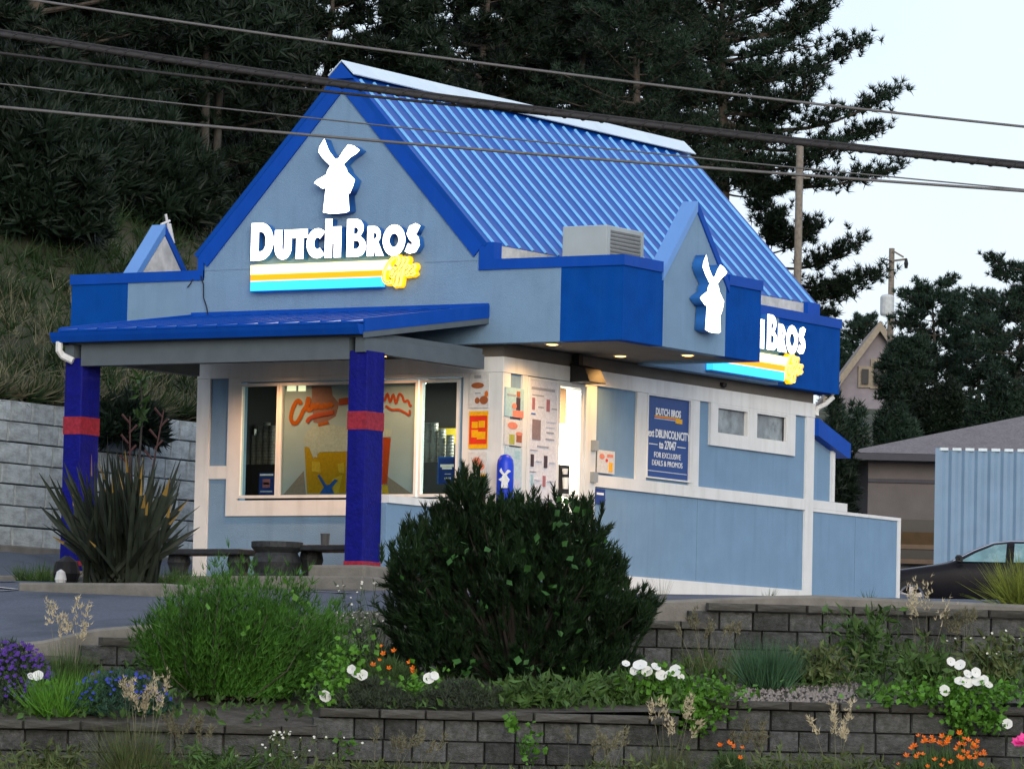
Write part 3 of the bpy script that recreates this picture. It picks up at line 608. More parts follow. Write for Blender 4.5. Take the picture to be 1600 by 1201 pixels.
glow_cream = EM('sign_cream', (1, .80, .30), 1.5); glow_orange = EM('sign_orange', (1, .22, .0), 1.15); glow_cyan = EM('sign_cyan', (.03, .46, .95), .85); glow_yellow = EM('sign_yellow', (1, .46, .0), .7); glow_pale = EM('sign_pale_yellow', (1, .74, .16), .85)
glow_pink = EM('sign_pink', (1, .35, .3), 1.3); goldline = EM('sign_gold', (.75, .25, .0), .35)
def smooth(pts, k=4):     # Catmull-Rom through the points
    p = [np.array(q, float) for q in pts]; p = [2*p[0]-p[1]]+p+[2*p[-1]-p[-2]]; out = []
    for i in range(1, len(p)-2):
        for j in range(k):
            t = j/k; out.append(tuple(.5*(2*p[i]+(p[i+1]-p[i-1])*t+(2*p[i-1]-5*p[i]+4*p[i+1]-p[i+2])*t*t+(3*p[i]-p[i-1]-3*p[i+1]+p[i+2])*t**3)))
    return out+[tuple(p[-2])]
def coffee_paths():
    raw = [[(590,545),(625,450),(605,385),(530,380),(430,450),(340,570),(280,700),(270,820),(310,890),(390,910),(460,890)],
           [(520,620),(460,680),(450,760),(500,780),(550,720),(560,650),(520,620)],
           [(560,700),(640,620),(720,500),(745,440),(720,430),(680,520),(640,650),(600,800),(570,950),(545,960),(560,850),(620,720)],
           [(660,700),(740,600),(830,480),(850,440),(820,430),(780,530),(740,660),(700,800),(675,950),(650,955),(670,850),(730,720)],
           [(800,690),(860,650),(900,610),(890,580),(850,590),(820,660),(815,740),(850,760),(900,720)],
           [(900,700),(970,650),(1030,610),(1030,580),(990,590),(950,660),(940,730),(970,750),(1040,710)]]
    k = .0625/.2165   # to the units of the letters; origin at the D's foot
    return [smooth([((585+x*.0625-391.9)/.2165, (402.5-(380+y*.0625))/.2165 - 5) for x, y in p], 3) for p in raw]
def big_sign(name, label, org, u, nrm, width):
    s = width/1220.; dep = .11; t_ = thing(name, label, 'sign', org)
    u = V3(u); nrm = V3(nrm); up = np.array([0, 0, 1.])
    for ch, (x0, loops) in LET.items():
        place(shape_mesh([[((x+x0)*s, y*s) for x, y in lp] for lp in loops], dep), 'letter', t_, [glow_white, retn], V3(org), u, nrm)
    for nm, m, v0, v1, ue, d_ in (('stripe', glow_cream, -28, -86, 1010, dep), ('stripe', glow_orange, -86, -122, 960, dep-.004), ('stripe', glow_pink, -122, -128, 955, dep-.003), ('stripe', glow_cyan, -128, -186, 950, dep-.002)):
        b = MB(); o_ = V3(org)-nrm*.05
        b.obox(o_+up*v1*s, u*ue*s, nrm*(d_-.01), up*(v0-v1)*s*.995); b.build(nm, m, t_)
    b = MB(); o_ = V3(org)-nrm*.055; b.obox(o_+up*-192*s-u*4*s, u*960*s, nrm*.08, up*6*s); b.build('sign_tray', retn, t_)
    pl = MB()
    for p in coffee_paths(): pl.tube([V3(org)+u*x*s+up*y*s-nrm*.01 for x, y in p], 21*s, 8)
    pl.build('script_plate', glow_yellow, t_)
    for p in coffee_paths():
        MB().tube([V3(org)+u*x*s+up*y*s+nrm*.045 for x, y in p], 12.5*s, 6).build('script_letter', glow_pale, t_)
        MB().tube([V3(org)+u*x*s+up*y*s+nrm*.062 for x, y in p], 4.5*s, 5).build('script_line', goldline, t_)
    return t_
big_sign('illuminated_sign', 'lit DUTCH BROS Coffee sign with three colour stripes on the front gable', (-5.366, -.07, 4.112), (1, 0, 0), (0, -1, 0), 2.514)
big_sign('illuminated_sign', 'lit DUTCH BROS Coffee sign on the right fascia, half hidden behind the canopy', (FX+.07, 4.90, 3.43), (0, 1, 0), (1, 0, 0), 2.514)
mill = [(222,140),(270,270),(290,310),(360,400),(390,395),(400,400),(470,290),(530,215),(600,230),(680,285),(640,330),(560,380),(470,470),(510,530),(520,570),(615,670),(590,760),(548,850),(525,800),(545,1070),(500,1095),(400,1105),(300,1110),(205,1090),(220,960),(240,775),(200,785),(90,710),(130,670),(250,600),(260,550),(300,490),(200,390),(145,310),(160,240)]
mp = [onY(480+x*.1208, 200+y*.1208, -.16) for x, y in mill]
m2d = [(p[0]+4.27, p[2]-4.65) for p in mp]
def windmill(label, org, u, nrm):
    t_ = thing('windmill_sign', label, 'sign', org); place(shape_mesh([m2d], .15), 'windmill', t_, [glow_white, retn], org, u, nrm); return t_
windmill('lit white windmill sign high on the front gable', (-4.27, -.085, 4.65), (1, 0, 0), (0, -1, 0))
windmill('lit white windmill sign on the small gable of the right canopy', (.085, 1.74, 3.235), (0, 1, 0), (1, 0, 0))

# ---- posters and wall signs
def poster(name, label, cat, face, a0, a1, z0, z1, base, marks, th=.012, off=.004, frame=None, slot=None):
    """face 'F' = front wall (y), 'R' = right wall (x). marks: (material, a, z fractions x0,x1,y0,y1[, shape])"""
    d0 = (P0-off if face == 'F' else Q1+off)
    loc = ((a0+a1)/2, d0, z0) if face == 'F' else (d0, (a0+a1)/2, z0)
    t_ = thing(name, label, cat, loc)
    def pb(nm, m, f0, f1, g0, g1, k0, k1):
        x0, x1 = a0+(a1-a0)*f0, a0+(a1-a0)*f1; y0, y1 = z0+(z1-z0)*g0, z0+(z1-z0)*g1
        if face == 'F': return box(nm, m, t_, x0, x1, d0-k1, d0-k0, y0, y1)
        return box(nm, m, t_, d0+k0, d0+k1, x0, x1, y0, y1)
    pb('board', base, 0, 1, 0, 1, 0, th)
    if frame:
        for f in ((-.05, 0, -.02, 1.02), (1, 1.05, -.02, 1.02), (0, 1, -.02, 0), (0, 1, 1, 1.02)): pb('frame', frame, *f, 0, th+.006)
    for i, mk in enumerate(marks):
        if len(mk) > 5 and mk[5] == 'o':
            m, f0, f1, g0, g1, _ = mk; ca, cz = a0+(a1-a0)*(f0+f1)/2, z0+(z1-z0)*(g0+g1)/2; ra, rz = (a1-a0)*(f1-f0)/2, (z1-z0)*(g1-g0)/2
            me = shape_mesh([[(x, y) for x, y in arc(0, 0, ra, rz, 0, 360, 18)[:-1]]], .002)
            if face == 'F': place(me, 'print', t_, [m], (ca, d0-th-.002-.0006*i, cz), (1, 0, 0), (0, -1, 0))
            else: place(me, 'print', t_, [m], (d0+th+.002+.0006*i, ca, cz), (0, 1, 0), (1, 0, 0))
        else: pb('print', mk[0], mk[1], mk[2], mk[3], mk[4], th, th+.002+.0006*i)
    return t_
ink = lambda n, c: M('ink_'+n, c, .5, .12, 30)
paper = ink('paper', (.55, .56, .56)); i_brown = ink('brown', (.30, .09, .03)); i_dark = ink('dark', (.05, .03, .04)); i_red = ink('red', (.65, .03, .01)); i_yel = ink('yellow', (.75, .38, .0)); i_teal = ink('teal', (.30, .48, .54)); i_salmon = ink('salmon', (.6, .2, .13)); i_grey = ink('grey', (.30, .31, .34)); i_navy = ink('navy', (.008, .035, .20)); i_green = ink('green', (.35, .36, .05)); i_orange = ink('orange', (.60, .14, .01)); i_white = ink('white', (.75, .78, .8)); i_lav = ink('lavender', (.50, .53, .62)); i_wine = ink('wine', (.33, .13, .15)); i_blue = ink('blue', (.02, .10, .40))
poster('poster', 'white food poster with a brown loaf on the porch wall right of the windows', 'poster', 'F', -2.302, -2.02, 2.23, 2.665, paper, [(i_brown, .1, .75, .55, .72, 'o'), (i_brown, .3, .55, .12, .3, 'o'), (i_brown, .55, .98, .1, .34, 'o'), (i_orange, .8, .98, .3, .48, 'o'), (i_grey, .25, .6, .84, .93), (i_grey, .3, .6, .4, .44)])
poster('poster', 'red and yellow poster on the porch wall below the food poster', 'poster', 'F', -2.295, -2.025, 1.73, 2.19, i_yel, [(i_red, .03, .97, .12, .88), (i_yel, .15, .48, .55, .72), (i_yel, .52, .86, .56, .74), (i_yel, .15, .5, .3, .5), (i_yel, .45, .9, .25, .45)])
poster('poster', 'pale poster with a salmon splash, lowest on the porch wall', 'poster', 'F', -2.295, -2.03, 1.15, 1.69, paper, [(i_salmon, .25, .7, .7, .88, 'o'), (i_salmon, .5, .9, .58, .75, 'o'), (i_yel, .7, .95, .3, .5)])
poster('poster', 'pale teal drink poster beside the menu board, topmost of its column', 'poster', 'R', .30, .735, 2.13, 2.49, i_teal, [(i_salmon, .4, .98, .0, .24), (i_dark, .58, .8, .25, .68), (i_salmon, .35, .6, .28, .48, 'o'), (i_brown, .6, .78, .7, .9), (i_grey, .1, .55, .72, .78)])
poster('poster', 'white drinks poster beside the menu board, under the teal one', 'poster', 'R', .30, .72, 1.78, 2.10, paper, [(i_salmon, .15, .7, .62, .9, 'o'), (i_green, .25, .55, .05, .42), (i_brown, .65, .95, .15, .5), (i_salmon, .6, .98, .4, .55, 'o')])
poster('poster', 'pale blue sheet beside the menu board, lowest of its column', 'poster', 'R', .33, .72, 1.20, 1.76, ink('paleblue', (.42, .55, .62)), [(i_teal, .55, .85, .75, .93), (i_lav, .1, .9, .1, .3)])
mk = [(i_grey, .05, .9, .93, .95), (i_grey, .08, .5, .885, .895), (i_wine, .08, .18, .78, .87), (i_wine, .6, .72, .78, .87), (i_grey, .3, .5, .80, .81), (i_grey, .8, .98, .80, .81), (i_blue, .05, .2, .745, .755), (ink('mocha', (.22, .16, .16)), .1, .4, .56, .71), (i_lav, .6, .95, .70, .71), (i_lav, .6, .9, .66, .67), (i_grey, .62, .88, .62, .63), (i_grey, .6, .9, .57, .58), (i_grey, .3, .7, .51, .52), (i_grey, .05, .3, .48, .485), (i_dark, .07, .17, .36, .45), (i_dark, .55, .66, .36, .45), (i_lav, .25, .45, .40, .41), (i_lav, .75, .95, .40, .41), (i_grey, .05, .25, .32, .325), (i_teal, .08, .15, .22, .30), (i_wine, .52, .60, .22, .30), (i_lav, .22, .42, .26, .27), (i_lav, .68, .9, .26, .27), (i_grey, .1, .9, .12, .13), (i_dark, .3, .4, .03, .1), (i_wine, .6, .7, .03, .1)]
poster('menu_board', 'tall white printed menu board beside the lit doorway', 'menu board', 'R', .875, 1.535, .95, 2.62, ink('menu', (.60, .62, .68)), mk, frame=white)
poster('poster', 'small white poster with colour pictures on the grey panel right of the door', 'poster', 'R', 2.55, 2.98, 1.57, 1.86, paper, [(i_salmon, .1, .4, .6, .85, 'o'), (i_red, .45, .6, .5, .65, 'o'), (i_yel, .65, .88, .1, .5), (i_salmon, .55, .9, .72, .85)])
poster('notice', 'little dark blue notice low on the wall right of the door', 'notice', 'R', 2.55, 2.80, 1.18, 1.37, i_navy, [(i_white, .15, .85, .6, .75)], off=-.02)
# text panel
tp = thing('promotion_sign', 'dark blue panel with white lettering framed on the right wall', 'sign', (Q1, 4.38, 1.6))
box('panel', M('panel_blue', (.012, .055, .22), .45, .06, 3), tp, WX1+.002, WX1+.012, 3.83, 4.93, 1.60, 2.645)
for a in ((3.81, 3.83, 1.58, 2.665), (4.93, 5.02, 1.58, 2.665), (3.83, 4.93, 1.58, 1.60), (3.83, 4.93, 2.645, 2.665)): box('frame', white, tp, WX1+.002, Q1+.012, *a)
XP = WX1+.016
def tx(body, size, y, z, m=i_white, off=.0, sx=1.0): return text_mesh(body, size, m, tp, (XP, y, z), (0, 1, 0), (1, 0, 0), ext=.002, offset=off, sx=sx)
tx('DUTCH BROS', .125, 4.38, 2.41, off=.004, sx=.85)
for z0, z1, m, y1 in ((2.385, 2.40, i_yel, 4.68), (2.37, 2.384, i_red, 4.64), (2.355, 2.369, i_teal, 4.62)): box('stripe', m, tp, WX1+.012, XP, 4.03, y1, z0, z1)
box('stripe', i_yel, tp, WX1+.012, XP+.002, 4.58, 4.75, 2.33, 2.39)
tx('Text DBLINCOLNCITY', .145, 4.38, 2.12, off=.003, sx=.80); tx('to 27047', .15, 4.38, 1.98, off=.003, sx=.8)
for y0, y1 in ((3.9, 4.12), (4.64, 4.86)): box('stripe', i_white, tp, WX1+.012, XP, y0, y1, 2.02, 2.03)
tx('FOR EXCLUSIVE', .10, 4.38, 1.86); tx('DEALS & PROMOS', .10, 4.38, 1.755); box('stripe', i_lav, tp, WX1+.012, XP, 3.86, 4.90, 1.675, 1.685)
# speaker box over the door
sp = thing('wall_speaker', 'black wedge-shaped speaker mounted above the doorway under the canopy', 'speaker', (Q1, 2.05, 2.7))
MB().prism([(Q1+.01, 1.83, 2.66), (Q1+.30, 1.83, 2.66), (Q1+.22, 1.83, 2.84), (Q1+.01, 1.83, 2.90)], (0, .42, 0)).build('cabinet', black, sp, bevel=.01)
MB().prism([(Q1+.01, 1.90, 2.905), (Q1+.10, 1.90, 2.88), (Q1+.10, 1.90, 3.02), (Q1+.01, 1.90, 3.02)], (0, .1, 0)).build('bracket', black, sp)
# small camera
cm = thing('security_camera', 'small dark camera dome under the right eaves', 'camera', (WX1+.06, 5.55, 2.93)); p = onX(1131, 601, WX1+.06); MB().lathe((p[0], p[1], p[2]-.04), [(.01, 0), (.04, .02), (.045, .06)], 10).build('dome', black, cm); MB().box(p[0]-.06, p[0]+.01, p[1]-.02, p[1]+.02, p[2], p[2]+.03).build('mount', black, cm)
# doorway contents
it = thing('white_bag', 'bulging white paper sack lit up just inside the doorway', 'sack', (-2.2, 2.8, .1))
MB().lathe((-2.25, 2.9, .1), [(.30, 0), (.33, .4), (.31, 1.2), (.32, 1.75), (.22, 2.0), (.06, 2.1)], 16).build('sack', M('sack_white', (.8, .78, .72), .8), it, smooth=True)
it = thing('leaning_board', 'tan board leaning at a slant inside the doorway', 'board', (-2.3, 2.5, 2.1)); MB().obox((-2.25, 2.42, 2.10), (.16, .1, -.12), (0, .04, .02), (.1, .0, .28)).build('board', M('tan_card', (.45, .36, .24), .8), it); MB().obox((-2.42, 2.5, 2.2), (.4, .1, .0), (0, .04, 0), (0, 0, .5)).build('cabinet_panel', M('cabinet_brown', (.12, .06, .02), .7), it)
cr = thing('card_reader', 'black card terminal with a pale cup on the door ledge', 'card reader', (WX1+.02, 1.85, 1.3)); MB().box(WX1-.02, WX1+.02, 1.66, 1.92, 1.25, 1.62).build('terminal', black, cr, bevel=.01); MB().lathe((WX1+.05, 1.77, 1.32), [(.035, 0), (.05, .14)], 10).build('cup', white, cr); MB().lathe((WX1+.05, 1.75, 1.50), [(.03, 0), (.04, .07)], 10).build('lid', white, cr); MB().box(WX1-.06, WX1+.12, 1.62, 2.0, 1.23, 1.25).build('ledge', white, cr)
# blue bollard with windmill
bo = thing('bollard', 'bright blue round-topped bollard with a white windmill at the kiosk corner', 'bollard', (-1.62, .02, .0))
MB().lathe((-1.62, .02, .03), [(.105, 0), (.105, 1.48), (.095, 1.54), (.065, 1.59), (.02, 1.61)], 18).build('post', M('bollard_blue', (.004, .04, .55), .4), bo, smooth=True)
w2 = [(x*.26, y*.26) for x, y in m2d]; place(shape_mesh([w2], .006), 'windmill', bo, [i_white], (-1.60, -.105, 1.22), (1, 0, 0), (.25, -1, 0))
# window print behind the middle pane, small cards in the side panes
YP = WY0+.045
vp = thing('window_poster', 'translucent grey window poster with iced drinks and orange script behind the middle pane', 'window poster', (-4.1, YP, 1.15))
film = M('film_grey', (.46, .51, .54), .35, .08, 2, spec=.5); box('film', film, vp, G2[0]-.02, G2[1]+.02, YP, YP+.006, GZ[0]-.03, GZ[1]+.03)
def wp(px, py): p = onY(px, py, YP); return (p[0], p[2])
def shp(m, pts, k, name='print'):
    q = [wp(*a) for a in pts]; me = shape_mesh([q], .002); return place(me, name, vp, [m], (0, YP-.0015-.0022*k, 0), (1, 0, 0), (0, -1, 0))
v_am = ink('amber', (.50, .28, .0)); v_am2 = ink('amber_light', (.62, .42, .03)); v_lid = ink('lid', (.52, .52, .47)); v_rust = ink('rust', (.48, .06, .01)); v_org = ink('script_orange', (.52, .10, .0)); v_red = ink('script_red', (.50, .07, .02)); v_pinkish = ink('faded_red', (.34, .15, .12)); v_tan = ink('taupe', (.30, .24, .20))
shp(v_tan, [(443, 772), (475, 735), (478, 772)], 0); shp(v_tan, [(600, 740), (645, 772), (600, 772)], 0)
shp(v_pinkish, [(487, 603), (518, 603), (520, 618), (530, 630), (525, 650), (505, 662), (490, 660), (488, 635)], 0)
shp(v_am, [(476, 698), (543, 700), (541, 771), (480, 771)], 1); shp(v_am, [(543, 700), (562, 700), (560, 771), (541, 771)], 1)
shp(v_lid, [(475, 692), (478, 676), (492, 664), (520, 664), (545, 668), (563, 680), (565, 700), (541, 705), (500, 706), (490, 716), (484, 700)], 2)
shp(v_lid, [(482, 678), (496, 678), (496, 715), (490, 712)], 3); shp(v_am2, [(488, 720), (500, 722), (502, 738), (488, 736)], 3); shp(v_am2, [(528, 725), (538, 722), (539, 740), (530, 738)], 4); shp(v_am2, [(520, 748), (535, 742), (530, 770), (522, 770)], 3)
shp(i_blue, [(497, 743), (500, 741), (511, 758), (516, 757), (524, 748), (529, 750), (519, 762), (523, 771), (500, 771), (507, 761)], 5)
shp(v_rust, [(592, 682), (611, 684), (605, 755), (592, 758)], 1); shp(v_lid, [(592, 668), (612, 670), (611, 682), (592, 684)], 2); shp(v_am2, [(592, 756), (606, 758), (608, 771), (592, 771)], 2)
def script(m, pts, k, r):
    pts = smooth(pts, 4); y0 = YP-.006-.002*k; b = MB().tube([(*wp(x, y)[:1], y0, wp(x, y)[1]) for x, y in pts], r, 8); b.v = [(x, y0+(y-y0)*.08, z) for x, y, z in b.v]; b.build('script', m, vp)
script(v_org, [(470, 632), (469, 627), (464, 627), (458, 638), (455, 652), (458, 660), (464, 660), (470, 651), (474, 642), (479, 634), (482, 622), (484, 628), (480, 638), (486, 640), (490, 632), (494, 637), (498, 632), (502, 637), (507, 632), (510, 636), (516, 631), (520, 635)], 1, .030)
script(v_red, [(480, 660), (484, 654), (492, 650), (505, 647), (522, 644)], 2, .03); script(v_org, [(498, 664), (506, 662), (514, 660)], 2, .02); script(v_red, [(530, 628), (545, 626)], 1, .045)
script(v_red, [(597, 618), (601, 626), (606, 615), (610, 628), (615, 616), (619, 630), (624, 616), (629, 619), (632, 627), (638, 626), (641, 634), (643, 632)], 1, .018); script(v_red, [(603, 634), (613, 640), (624, 640), (634, 645), (640, 648), (641, 640)], 2, .016)
box('fixture_glow', EM('dim_glow', (1, .95, .6), .75), vp, wp(449, 601)[0], wp(463, 601)[0], YP-.004, YP-.002, wp(449, 611)[1], wp(449, 602)[1]); box('fixture_glow', EM('dim_glow', (1, .95, .6), .75), vp, wp(466.5, 601)[0], wp(478, 601)[0], YP-.004, YP-.002, wp(470, 611)[1], wp(470, 602)[1])
def card(label, px0, px1, py0, py1, m, marks):
    a, b = onY(px0, py1, WY0+.05), onY(px1, py0, WY0+.05); t_ = thing('window_card', label, 'card', ((a[0]+b[0])/2, WY0+.05, a[2])); box('card', m, t_, a[0], b[0], WY0+.04, WY0+.046, a[2], b[2])
    for mm, f0, f1, g0, g1 in marks: box('print', mm, t_, a[0]+(b[0]-a[0])*f0, a[0]+(b[0]-a[0])*f1, WY0+.037, WY0+.04, a[2]+(b[2]-a[2])*g0, a[2]+(b[2]-a[2])*g1)
card('small navy card with a red disc in the left front window', 405, 429, 738, 772, i_navy, [(i_white, .05, .95, .86, .94), (i_wine, .25, .75, .3, .7), (i_white, .3, .7, .45, .55), (i_lav, .1, .9, .1, .16)])
card('dark blue poster with pale lettering in the right front window', 684, 713, 713, 756, i_navy, [(i_blue, 0, 1, .95, 1), (i_blue, 0, .06, 0, .95), (i_white, .15, .9, .62, .72), (i_white, .25, .8, .54, .61), (i_lav, .4, .75, .35, .38), (i_white, .4, .75, .18, .24)])
# ---- porch furniture
def urn(label, px0, px1, zt, y, name='planter_pot', cat='planter'):
    a, b = onY(px0, 880, y), onY(px1, 880, y); xm = (a[0]+b[0])/2; r = (b[0]-a[0])/2; H = zt-.02; t_ = thing(name, label, cat, (xm, y, .02))
    prof = [(r*.98, 0), (r*.98, .12*H), (r*.86, .2*H), (r*.92, .32*H), (r*.98, .48*H), (r*.88, .64*H), (r*.8, .72*H), (r*.95, .82*H), (r, .86*H), (r, H), (r*.8, H), (r*.75, .9*H)]
    MB().lathe((xm, y, .02), prof, 20).build('body', blackstone, t_); return t_
urn('ornate black stone pedestal urn standing under the front window', 399, 466, .50, -1.6)
def bench(label, px0, px1, zt, y, dep=.45, name='stone_bench', cat='bench', legs=2):
    a, b = onY(px0, 880, y), onY(px1, 880, y); t_ = thing(name, label, cat, ((a[0]+b[0])/2, y, .02)); box('seat' if cat == 'bench' else 'table_top', blackstone, t_, a[0], b[0], y-dep/2, y+dep/2, zt-.07, zt, bevel=.015)
    for i in range(legs):
        x = a[0]+.17+(b[0]-a[0]-.34)*i/(legs-1); MB().lathe((x, y, .02), [(.14, 0), (.16, .05), (.11, .12), (.13, .2), (.15, (zt-.1)*.75), (.13, zt-.09)], 14).build('leg', blackstone, t_)
    return t_
bench('low black stone bench with bulging legs behind the flax plant', 262, 391, .42, -1.35, .5)
bench('black stone table under the window beside the right porch post', 468, 590, .47, -1.2, .7, 'stone_table', 'table')
p = onY(508, 840, -1.2); tag(MB().lathe((p[0], -1.2, .47), [(.05, 0), (.055, .12), (.06, .15)], 12).build('paper_cup', M('dim_cup', (.10, .10, .10), .7)), 'grey cup standing on the black stone table', 'cup')
mkp = lot_pt(94, 57.0); th = thing('path_marker', 'tiny white marker with a black cap beside the planter island', 'marker', mkp); MB().lathe(mkp-(0, 0, .02), [(.05, 0), (.07, .06), (.05, .15), (.01, .18)], 10).build('globe', white, th); q = lot_pt(103, 57.3); MB().lathe(q-(0, 0, .02), [(.12, 0), (.16, .12), (.13, .26), (.03, .33)], 10).build('hood', black, th)

# ================================================================== FOLIAGE TOOLS
NR = np.random.default_rng(11)
def unit(a): return a/(np.linalg.norm(a, axis=-1, keepdims=True)+1e-9)
class TB:                       # triangle batch
    def __init__(s): s.t = []
    def needles(s, c, d, n, L, w_, spread, lv=.35):
        c = np.asarray(c, float); d = unit(np.asarray(d, float)); k = len(c)
        if k == 0: return s
        c = np.repeat(c, n, 0); dd = unit(np.repeat(d, n, 0)+NR.normal(0, spread, (k*n, 3)))
        LL = L*(1+NR.uniform(-lv, lv, (k*n, 1))); sd = unit(np.cross(dd, NR.normal(0, 1, (k*n, 3))))*w_/2
        s.t.append(np.stack([c-sd, c+sd, c+dd*LL], 1)); return s
    def leaves(s, c, d, L, w_, fold=.25, lv=.35):      # rhombic leaf, two triangles
        c = np.asarray(c, float); d = unit(np.asarray(d, float)); k = len(c)
        if k == 0: return s
        LL = L*(1+NR.uniform(-lv, lv, (k, 1))); sd = unit(np.cross(d, NR.normal(0, 1, (k, 3))))*w_/2*(LL/L); m = c+d*LL*.42; dn = unit(np.cross(d, sd))*w_*fold
        tip = c+d*LL
        s.t.append(np.stack([c, m+sd+dn, tip], 1)); s.t.append(np.stack([c, tip, m-sd+dn], 1)); return s
    def build(s, name, m, parent=None, kind=None):
        a = np.concatenate(s.t, 0); n = len(a); o0 = ORG.get(parent.name, np.zeros(3)) if parent is not None else np.zeros(3)
        me = bpy.data.meshes.new(name); me.vertices.add(n*3); me.loops.add(n*3); me.polygons.add(n)
        me.vertices.foreach_set('co', (a-o0).reshape(-1).astype(np.float32)); me.loops.foreach_set('vertex_index', np.arange(n*3, dtype=np.int32))
        me.polygons.foreach_set('loop_start', np.arange(0, n*3, 3, dtype=np.int32)); me.polygons.foreach_set('loop_total', np.full(n, 3, dtype=np.int32))
        me.materials.append(m); me.update(calc_edges=True)
        o = bpy.data.objects.new(name, me); COL.objects.link(o); ORG[o.name] = o0
        if parent is not None: o.parent = parent
        if kind: o['kind'] = kind
        return o
def leafm(name, col, var=.45, scale=3, rough=.6, trans=.12, orand=.12): return M(name, col, rough, var, scale, trans=trans, orand=orand, spec=.25)
pine_green = leafm('pine_needles', (.013, .029, .017), .5, .8); dark_green = leafm('dark_conifer', (.008, .018, .010), .5, .5); far_green = leafm('far_pine', (.018, .040, .027), .4, .5)
mugo_green = leafm('mugo_needles', (.011, .030, .010), .5, 2.5); feather = leafm('feather_shrub', (.034, .105, .012), .5, 3); flax = leafm('flax_leaf', (.022, .030, .021), .4, 5, .5, .05, .3); bright = leafm('bindweed_leaf', (.07, .19, .02), .4, 8); weedg = leafm('weed_green', (.045, .095, .022), .5, 6); olive = leafm('olive_weed', (.075, .10, .035), .5, 5); dry = leafm('dry_grass', (.15, .145, .092), .35, 2, .8, .1); hillg = leafm('hill_green', (.020, .042, .013), .5, .5)
straw = leafm('straw_plume', (.42, .37, .25), .25, 6, .8); twig = M('dark_twig', (.018, .015, .012), .95)
bark = M('bark', (.07, .06, .05), .95, .35, 6, .9, 14); greybark = M('pale_bark', (.06, .056, .05), .95, .3, 5, .8, 12)
# ================================================================== TREES
def pine_parts(seed, H, R, base, nl, ntw=9, nt=5, nn=13, L=.34, w_=.055, lean=(0, 0), profile=None, extra=(), flat=.5, shell=.28, lr=(.6, 1.12)):
    """returns trunk MB, limb MB, foliage TB in local coordinates (base at 0,0,0)"""
    r = random.Random(seed); tk = MB(); lb = MB(); tb = TB()
    tp = lambda z: np.array([lean[0]*(z/H)**1.5+.15*math.sin(z*.5+seed), lean[1]*(z/H)**1.5+.15*math.cos(z*.43+seed*2), z])
    zs = np.linspace(-.6, H*.98, 12); r0 = H*.017; tk.tube([tp(z) for z in zs], [r0*(1.05-z/H)+.02 for z in zs], 9)
    C, D = [], []
    limbs = []
    for i in range(nl):
        f = (i+r.random())/nl; z = base+(H-base)*f
        prof = (profile(f) if profile else (.55+.45*math.sin(math.pi*min(1, f*1.15+.12)))*(1-.62*f**2.2))
        az = i*2.399+r.uniform(-.5, .5); ln = R*prof*r.uniform(*lr); limbs.append((z, az, ln, r.uniform(.05, .35)-.25*(1-f)))
    for z, az, ln, el in limbs: 
        o = tp(z); d = np.array([math.cos(az)*math.cos(el), math.sin(az)*math.cos(el), math.sin(el)]); limb_pts = [o+d*ln*s+np.array([0, 0, .14*ln*s*s]) for s in np.linspace(0, 1, 6)]
        grow(r, limb_pts, ln, lb, C, D, ntw, nt, flat, shell)
    for z, end in extra:
        o = tp(z); e = np.array(end); ln = np.linalg.norm(e-o); limb_pts = [o+(e-o)*s+np.array([0, 0, -.10*ln*math.sin(math.pi*s)]) for s in np.linspace(0, 1, 7)]
        grow(r, limb_pts, ln, lb, C, D, int(ntw*3.2), nt, flat, .35)
    tb.needles(np.array(C), np.array(D), nn, L, w_, .75)
    return tk, lb, tb
def grow(r, lp, ln, lb, C, D, ntw, nt, flat, s0):
    n = len(lp); lb.tube(lp, [max(.012, ln*.016*(1.1-i/(n-1))) for i in range(n)], 5, False)
    for k in range(ntw):
        s = s0+(1-s0)*(k+r.random())/ntw; i = min(n-2, int(s*(n-1))); q = lp[i]+(lp[i+1]-lp[i])*(s*(n-1)-i)
        d = lp[i+1]-lp[i]; d = d/np.linalg.norm(d); sd = np.array([-d[1], d[0], 0])*(1 if k % 2 else -1); a = r.uniform(.3, 1.2)
        td = d*math.cos(a)+sd*math.sin(a)+np.array([0, 0, r.uniform(.05, flat)]); tl = (.22*ln*(1.25-s)+.35)*r.uniform(.7, 1.3); te = q+td*tl
        lb.tube([q, te], [.014, .006], 3, False)
        for m in range(nt):
            f = (m+.6)/nt; C.append(q+(te-q)*f+np.array([r.gauss(0, .15), r.gauss(0, .15), r.gauss(.03, .13)])); D.append(td*.6+np.array([0, 0, .7]))
def tree_thing(name, label, loc, parts, fm, bm_=bark, group=None, cat='tree', rot=0, sc=1):
    t_ = thing(name, label, cat, loc, group); t_.rotation_euler = (0, 0, rot); t_.scale = (sc, sc, sc)
    ORG[t_.name] = np.zeros(3)
    tk, lb, tb = parts
    tk.build('trunk', bm_, t_, smooth=True); cr = tb.build('crown', fm, t_); lb.build('branches', bm_, cr); return t_
def tree_copy(src, loc, rot, sc, label=None):
    t_ = src.copy(); COL.objects.link(t_); t_.location = loc; t_.rotation_euler = (0, 0, rot); t_.scale = (sc, sc, sc*RND.uniform(.95, 1.08))
    if label: t_['label'] = label
    for ch in src.children:
        c = link_copy(ch, t_)
        for g in ch.children: link_copy(g, c)
    return t_
def gz(x, y): return ground_z(x, y)
def spot(px, t): p = P(px, 600, t); return np.array([p[0], p[1], gz(p[0], p[1])])
